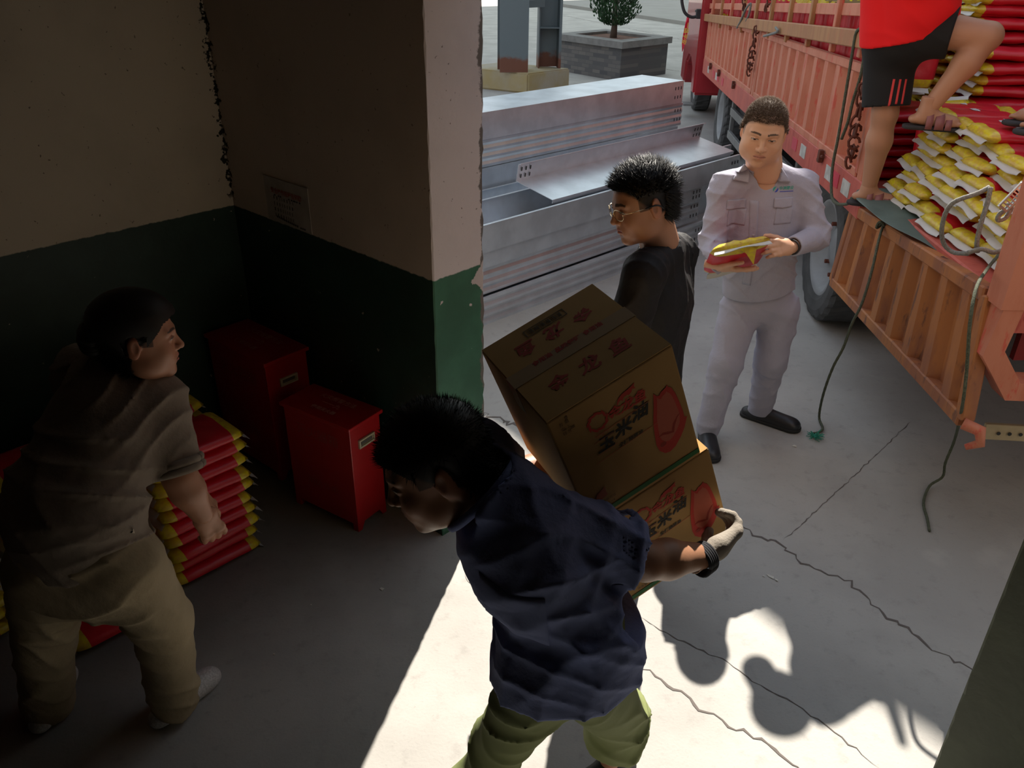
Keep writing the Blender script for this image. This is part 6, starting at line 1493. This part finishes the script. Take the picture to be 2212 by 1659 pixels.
    garment('trousers', ol, root, [(p + A3(0, 0, .10), p + A3(0, 0, .02), .145, .140, 0, (ax, .78)), (J['hipR'], J['knR'], .096, .080, .02), (J['knR'], cR, .080, .092, .02), (J['hipL'], J['knL'], .096, .074, .02), (J['knL'], J['anL'], .074, .066, .02)],
            cuts=[(cR, (J['anR'] - J['knR'], .14)), (J['anL'] + A3(0, 0, .03), ((0, 0, -1), .14))], holes=[(cR - A3(0, 0, -.03), cR - A3(0, 0, .1), .076, .078)],
            fold=[((.3, .3, 1), 26, .5), ((1, .1, .5), 22, 1.9), ((-.7, .1, .8), 30, 2.9)], amp=0.014, h=0.0075)
    # grey knitted glove on the visible hand
    gv = mat('grey_knit_glove', (0.30, 0.265, 0.225), rough=0.95, spec=0.1, bump=.6, bscale=160, bdist=.003)
    V, Q, C = build_hand((.35, .75, .8, .8), .35, skin=sk, fat=1.42, h=.003, wrist=True)
    V, Q, C = hand_world((V, Q, C), J['wrL'] + vn(GLOVE_DIR) * .018, GLOVE_DIR, GLOVE_BACK, True)
    g = qmesh('work_glove', [(V, Q)], gv, root)
    ck = mat('dark_glove_cuff', (.02, .02, .025), rough=.9); bm = bmesh.new(); d = vn(GLOVE_DIR); c = J['wrL'] - d * .03; e1 = vn(np.cross(d, (0, 0, 1))); e2 = np.cross(d, e1)
    for k in range(5): tube(bm, [c + d * .006 * k + e1 * math.cos(a) * .032 + e2 * math.sin(a) * .038 for a in np.linspace(0, 2 * math.pi, 24)], .0045, 6)
    obj('glove_cuff', bm, ck, g, smooth=True)
    return J
GLOVE_DIR = A3(.62, .55, .05); GLOVE_BACK = A3(.45, -.65, -.45)

# ================================================================== woman bending over the indoor stack
def woman():
    J = {}
    J['head'] = atz(300, 728, 1.36); J['neck'] = atz(262, 805, 1.24); J['pelvis'] = atz(175, 1165, .86)
    n, p = J['neck'], J['pelvis']
    J['chest'] = n + (p - n) * .34; J['shR'] = atz(338, 868, 1.17); J['shL'] = n + A3(-.17, .10, -.06)
    J['elR'] = atz(388, 1030, .97); J['wrR'] = atz(436, 1112, .83)
    J['elL'] = J['shL'] + A3(.10, .03, -.26); J['wrL'] = J['elL'] + A3(.14, .02, -.20)
    J['hipR'] = atz(262, 1225, .80); J['hipL'] = atz(110, 1215, .80)
    J['anR'] = atz(372, 1495, .09); J['anL'] = atz(95, 1500, .09)
    J['knR'] = atz(352, 1345, .46); J['knL'] = atz(95, 1370, .44)
    pass
    root = empty('person', (p[0], p[1], 0), label='person with tied black hair in grey-brown workwear bending beside the indoor bag stacks', cat='person')
    sk = (0.42, 0.20, 0.12)
    B = basis(vn((1, .42, -.10)), vn((.12, .12, 1))); sc = 1.0
    nl = (np.linalg.inv(B) @ (n - J['head'])) / sc
    Vh, Qh, Ch = build_head(nl, sk, sex='f', h=0.0025, hairc=(0.01, 0.008, 0.008), fat=1.1, mouth_open=.003)
    ax = vn(np.cross(J['shL'] - J['shR'], p - n))
    body = [((Vh * sc) @ B.T + J['head'], Qh, Ch), limbs_mesh(core_caps(J, ax) + arm_caps(J['shR'], J['elR'], J['wrR'], 1.2) + arm_caps(J['shL'], J['elL'], J['wrL']) + leg_caps(J['hipR'], J['knR'], J['anR']) + leg_caps(J['hipL'], J['knL'], J['anL']), sk, .0065)]
    hd_ = build_hand((.45, .65, .65, .7), .6, skin=sk, fat=1.05)
    body.append(hand_world(hd_, J['wrR'], (.14, .08, -.55), (.75, -.65, .1), False)); body.append(hand_world(hd_, J['wrL'], J['wrL'] - J['elL'], (0, .1, 1), True))
    body_obj(body, sk, root)
    def line(P):
        x, y, z = P.T; a_ = np.abs(x)
        l = 0.060 - 0.016 * np.clip((a_ - .03) / .04, 0, 1) - 0.060 * np.clip((.052 - y) / .045, 0, 1)
        return np.where(y < -.02, -.095, l)
    sel = lambda P: (P[:, 2] > line(P)) & (np.abs(P[:, 0]) < .088) & (P[:, 2] > -.10) & ~((np.abs(P[:, 0]) > .068) & (P[:, 1] > -.04) & (P[:, 1] < .02) & (P[:, 2] < .03))
    hm = mat('black_hair', (0.009, 0.007, 0.006)); 
    def off(v): return .008 + .016 * np.clip((v[:, 2] + .02) / .09, 0, 1)
    hr = hair_obj(Vh, Qh, Ch, B, J['head'], sc, sel, lambda P, N, r: N * .25 + np.array([0, -1, -.2]) + r.normal(size=P.shape) * .12, 7000, 0.03, 0.0011, hm, root, 8, off)
    F = Field((-.08, -.19, -.09), (.08, -.05, .09), .004); F.ell((0, -.112, .005), (.048, .036, .050), k=0); F.warp(lambda P: 0.003 * np.sin(P[:, 2] * 260 + P[:, 0] * 120))
    V, Q = F.mesh(); qmesh('hair_bun', [((V * sc) @ B.T + J['head'], Q)], hm, root)
    cl = mat('grey_brown_work_cloth', (0.22, 0.18, 0.145), rough=0.88, bump=0.7, bscale=16, bdist=0.012, spec=0.15)
    lat = vn(J['shR'] - J['shL']); dr = vn(J['elR'] - J['shR']); dl = vn(J['elL'] - J['shL']); eR = J['elR'] - dr * .01; eL = J['elL']
    hem = p - A3(-.01, 0, .045)
    caps = [(p - A3(0, 0, .16), p + A3(0, 0.02, .1), .192, .185, 0, (ax, .85)), (p + A3(0, 0.02, .1), J['chest'], .185, .178, .05, (ax, .82)), (J['chest'], n + A3(-.02, -.02, -.02), .155, .085, .06, (ax, .85)),
            (n, J['shR'], .065, .072, .05), (n, J['shL'], .065, .072, .05), (J['shR'], eR, .080, .068, .04), (J['shL'], eL, .078, .07, .04)]
    nk = vn(J['head'] - n)
    top = garment('work_jacket', cl, root, caps, cuts=[(eR, (dr, .11)), (eL, (dl, .11)), (hem, ((vn(A3(.15, -.1, -1))), .45))],
                  holes=[(eR - dr * .03, eR + dr * .1, .052, .052), (eL - dl * .03, eL + dl * .1, .05, .05), (n - nk * .01, n + nk * .2, .062, .07)],
                  fold=[((.3, .3, 1), 34, .3), ((1, .1, .6), 30, 1.5), ((-.5, .3, 1), 40, 2.4)], amp=0.013, h=0.0068)
    bm = bmesh.new(); e1 = vn(np.cross(dr, (0, 1, .2))); e2 = np.cross(dr, e1)
    for k in range(2): tube(bm, [eR - dr * (.012 + .02 * k) + e1 * math.cos(a) * (.070 + .003 * math.sin(3 * a)) + e2 * math.sin(a) * .068 for a in np.linspace(0, 2 * math.pi, 26)], .013, 8)
    obj('rolled_cuff', bm, cl, root, smooth=True)
    bm = bmesh.new(); e1 = vn(np.cross(nk, (0, 1, 0))); e2 = np.cross(nk, e1)
    tube(bm, [n + nk * .022 + e1 * math.cos(a) * .071 + e2 * math.sin(a) * .071 for a in np.linspace(0, 2 * math.pi, 26)], .014, 8); obj('collar', bm, cl, root, smooth=True)
    kh = mat('khaki_work_cloth', (0.36, 0.29, 0.19), rough=0.88, bump=0.7, bscale=13, bdist=0.012, spec=0.15, var=.2, vscale=4)
    tr = garment('trousers', kh, root, [(p + A3(0, 0, .04), p - A3(0, 0, .07), .165, .168, 0, (ax, .85)), (J['hipR'], J['knR'], .118, .085, .05), (J['knR'], J['anR'] - A3(0, 0, .05), .085, .078, .03), (J['hipL'], J['knL'], .118, .085, .05), (J['knL'], J['anL'] - A3(0, 0, .05), .085, .082, .03)],
            cuts=[(J['anR'] - A3(0, 0, .065), ((0, 0, -1), .14)), (J['anL'] - A3(0, 0, .08), ((0, 0, -1), .14))], fold=[((.3, .3, 1), 28, 1.5), ((1, .1, .5), 24, .9), ((-.7, .1, .8), 30, 2.0)], amp=0.012, h=0.0075)
    bt = mat('pale_button', (.45, .38, .3), rough=.4)
    for (u, v) in ((258, 1153), (284, 1147)): patch_on(top, atz(u, v, .8), (1, 0, 0), (0, 0, 1), .014, .014, vn(ray(u, v)), nu=4, nv=4, m=bt, parent=root, name='button', off=.004, thick=.003)
    wsh = mat('sparkly_white_shoe', (.62, .60, .60), rough=.5, var=.35, vscale=160)
    shoe('shoe', wsh, root, J['anR'], (.45, .75), L=.24, w=.042); shoe('shoe', wsh, root, J['anL'], (-.1, 1), L=.24, w=.042)
    return J

# ================================================================== people on the truck
def truck_man():
    J = {}
    J['anL'] = aty(1876, 408, 4.28); J['knL'] = aty(1912, 245, 4.24); J['hipL'] = aty(1925, 95, 4.30)
    J['anR'] = aty(2003, 238, 4.05); J['knR'] = aty(2135, 78, 4.02); J['hipR'] = aty(1985, 62, 4.16)
    J['pelvis'] = (J['hipL'] + J['hipR']) / 2 + A3(-.02, 0, .05); J['chest'] = J['pelvis'] + A3(-.09, 0, .33); J['neck'] = J['chest'] + A3(-.12, 0, .16); J['head'] = J['neck'] + A3(-.12, -.02, .14)
    J['shL'] = J['neck'] + A3(.03, .18, -.05); J['shR'] = J['neck'] + A3(-.02, -.18, -.05)
    J['elR'] = J['shR'] + A3(.12, -.1, -.22); J['wrR'] = J['elR'] + A3(.2, .0, .0); J['elL'] = J['shL'] + A3(.15, .08, -.18); J['wrL'] = J['elL'] + A3(.2, 0, .03)
    pass
    zL = J['anL'][2] - .085; zR = J['anR'][2] - .085
    root = empty('person', (J['anL'][0], J['anL'][1], zL), label='person in a bright red shirt and black shorts climbing on the truck bags', cat='person')
    sk = (0.44, 0.22, 0.13)
    B = basis((1, 0, -.3), (.2, 0, 1)); Vh, Qh, Ch = build_head((0, -.03, -.17), sk, h=.005)
    ax = A3(1, 0, 0)
    body = [(Vh @ B.T + J['head'], Qh, Ch), limbs_mesh(core_caps(J, ax) + arm_caps(J['shR'], J['elR'], J['wrR']) + arm_caps(J['shL'], J['elL'], J['wrL']), sk, .012),
            limbs_mesh([(J['hipL'], J['knL'], .085, .060, .04), (J['knL'], J['knL'] + (J['anL'] - J['knL']) * .35, .056, .060, .03), (J['knL'] + (J['anL'] - J['knL']) * .35, J['anL'], .060, .036, .03)], sk, .006),
            limbs_mesh([(J['hipR'], J['knR'], .092, .062, .04), (J['knR'], J['knR'] + (J['anR'] - J['knR']) * .35, .058, .058, .02), (J['knR'] + (J['anR'] - J['knR']) * .35, J['anR'], .058, .036, .03)], sk, .006)]
    dL, dR = vn((.85, -.35, 0)), vn((.95, -.3, 0))
    bare_foot(body, J['anL'], dL, zL + .012, sk); bare_foot(body, J['anR'], dR, zR + .012, sk)
    h_ = build_hand((.4, .4, .4, .4), skin=sk, h=.004); body.append(hand_world(h_, J['wrR'], (1, 0, 0), (0, 0, 1), False)); body.append(hand_world(h_, J['wrL'], (1, 0, 0), (0, 0, 1), True))
    body_obj(body, sk, root)
    hm = mat('black_hair', (0, 0, 0)); hair_obj(Vh, Qh, Ch, B, J['head'], 1, lambda P: P[:, 2] > .055 - 1.2 * np.clip(.03 - P[:, 1], 0, .08), None, 0, 0, 0, hm, root, 3, .012)
    sb = mat('plum_sandal_strap', (.26, .09, .09), rough=.45); ss = mat('dark_sandal_sole', (.03, .028, .03), rough=.8)
    for a, d, z in ((J['anL'], dL, zL), (J['anR'], dR, zR)):
        F = Field(A3(a[0], a[1], z) - .22, A3(a[0], a[1], z) + .3, .006); c0 = A3(a[0], a[1], z + .008) - d * .055; c1 = A3(a[0], a[1], z + .008) + d * .16
        F.cap(c0, c1, .040, .050, k=0); F.plane((0, 0, z + .016), (0, 0, 1)); F.plane((0, 0, z - .004), (0, 0, -1))
        V, Q = F.mesh(); o = qmesh('sandal_sole', [(V, Q)], ss, root)
        bm = bmesh.new(); s = A3(d[1], -d[0], 0)
        for off, hh, wd in ((.015, .078, .030), (.060, .066, .040), (.100, .052, .028)):
            c = A3(a[0], a[1], z + .006) + d * off; arc = [c + s * math.cos(t) * .052 + A3(0, 0, 1) * math.sin(t) ** .7 * hh for t in np.linspace(0, math.pi, 12)]
            V0 = [bm.verts.new(q - d * wd / 2) for q in arc]; V1 = [bm.verts.new(q + d * wd / 2) for q in arc]
            for i in range(11): bm.faces.new((V0[i], V0[i + 1], V1[i + 1], V1[i]))
        st = obj('sandal_strap', bm, sb, root, smooth=True); md = st.modifiers.new('t', 'SOLIDIFY'); md.thickness = .004
    red = mat('bright_red_shirt', (0.80, 0.012, 0.016), rough=0.75, bump=0.25, bscale=14, bdist=0.008, spec=.25)
    p = J['pelvis']; lat = A3(0, 1, 0)
    top = garment('shirt', red, root, [(p + A3(.07, 0, -.16), J['chest'] + A3(.05, 0, 0), .225, .18, 0, (A3(0, 1, 0), .9)), (J['hipR'] + A3(-.02, 0, .10), J['chest'], .17, .17, .04), (p - A3(0, 0, .10), J['chest'], .178, .17, 0, (A3(0, 1, 0), .85)), (J['chest'], J['neck'], .15, .07, .05), (J['neck'], J['shL'], .06, .07, .05), (J['neck'], J['shR'], .06, .07, .05), (J['shL'], J['elL'], .075, .07, .04), (J['shR'], J['elR'], .075, .07, .04)],
                  cuts=[(p - A3(0, 0, .055), ((.30, 0, -1), .5))], fold=[((1, .2, .4), 22, .5), ((.3, .2, 1), 26, 2.5)], amp=.008, h=.009)
    bk = mat('black_shorts_cloth', (0.006, 0.0055, 0.006), rough=.85, bump=.25, bscale=14, bdist=.006)
    cL = J['hipL'] + (J['knL'] - J['hipL']) * .90; cR = J['hipR'] + (J['knR'] - J['hipR']) * .50
    sh = garment('shorts', bk, root, [(p + A3(0, 0, .06), p - A3(0, 0, .04), .16, .165, 0), (J['hipL'], cL, .125, .112, .05), (J['hipR'], cR, .130, .118, .04)],
                 cuts=[(cL, (J['knL'] - J['hipL'], .17)), (cR, (J['knR'] - J['hipR'], .15))], holes=[(cL + A3(0, 0, .03), cL - A3(0, 0, .1), .095, .10)], fold=[((1, .2, .4), 22, .5), ((.3, .2, 1), 26, 2.5)], amp=.007, h=.008)
    rs = mat('red_stripe', (.65, .05, .05), rough=.7)
    for k in range(3):
        patch_on(sh, cL + A3(-.02 + .030 * k - .01, -.2, .075), (1, 0, 0), (0.02, 0, 1), .010, .135, (0, 1, 0), nu=3, nv=12, m=rs, parent=root, name='stripe', off=.001, thick=.002)
    return J
def far_right_foot(z):
    a = aty(2262, 352, 3.52); 
    sk = (0.40, 0.20, 0.12)
    root = empty('person', (a[0], a[1], z), label='person whose sandalled foot shows on the bags at the right edge', cat='person')
    an = A3(a[0], a[1], z + .09); kn = an + A3(.03, .02, .42); hip = kn + A3(.06, .05, .42)
    body = [limbs_mesh([(hip, kn, .085, .06, .04), (kn, an, .060, .036, .03)], sk, .009)]
    d = vn((-1, -.25, 0)); bare_foot(body, an, d, z + .012, sk)
    hip2 = hip + A3(.05, .18, 0); kn2 = kn + A3(.06, .2, 0); an2 = an + A3(.06, .2, -.0)
    top = hip + A3(.05, .1, .5)
    body.append(limbs_mesh([(hip2, kn2, .085, .06, .04), (kn2, an2, .060, .036, .03), ((hip + hip2) / 2, top, .13, .14, .05), (top, top + A3(-.03, 0, .15), .06, .055, .04)], sk, .012)); bare_foot(body, an2, d, z + .012, sk, h=.008)
    Vh, Qh, Ch = build_head((0, -.03, -.17), sk, h=.006); B = basis((-1, 0, -.3), (-.2, 0, 1)); body.append((Vh @ B.T + top + A3(-.05, 0, .24), Qh, Ch))
    body_obj(body, sk, root)
    garment('trousers', mat('dark_trousers', (.02, .022, .03)), root, [((hip + hip2) / 2 + A3(0, 0, .05), (hip + hip2) / 2, .14, .15, 0), (hip, kn, .1, .08, .04), (hip2, kn2, .1, .08, .04)], h=.012)
    garment('shirt', mat('dull_blue_shirt', (.08, .12, .2), rough=.8), root, [((hip + hip2) / 2, top, .165, .17, 0), (top, top + A3(0, 0, .1), .15, .07, .04)], h=.014)
    ss = mat('dark_sandal_sole', (.03, .028, .03)); sb = mat('plum_sandal_strap', (0, 0, 0))
    for q in (an, an2):
        F = Field(A3(q[0], q[1], z) - .25, A3(q[0], q[1], z) + .25, .007); c0 = A3(q[0], q[1], z + .008) - d * .055; c1 = A3(q[0], q[1], z + .008) + d * .16
        F.cap(c0, c1, .040, .050, k=0); F.plane((0, 0, z + .016), (0, 0, 1)); F.plane((0, 0, z - .004), (0, 0, -1)); V, Q = F.mesh(); qmesh('sandal_sole', [(V, Q)], ss, root)
GJ = grey_man(); black_man(); navy_man(); woman(); TJ = truck_man(); far_right_foot(1.64)
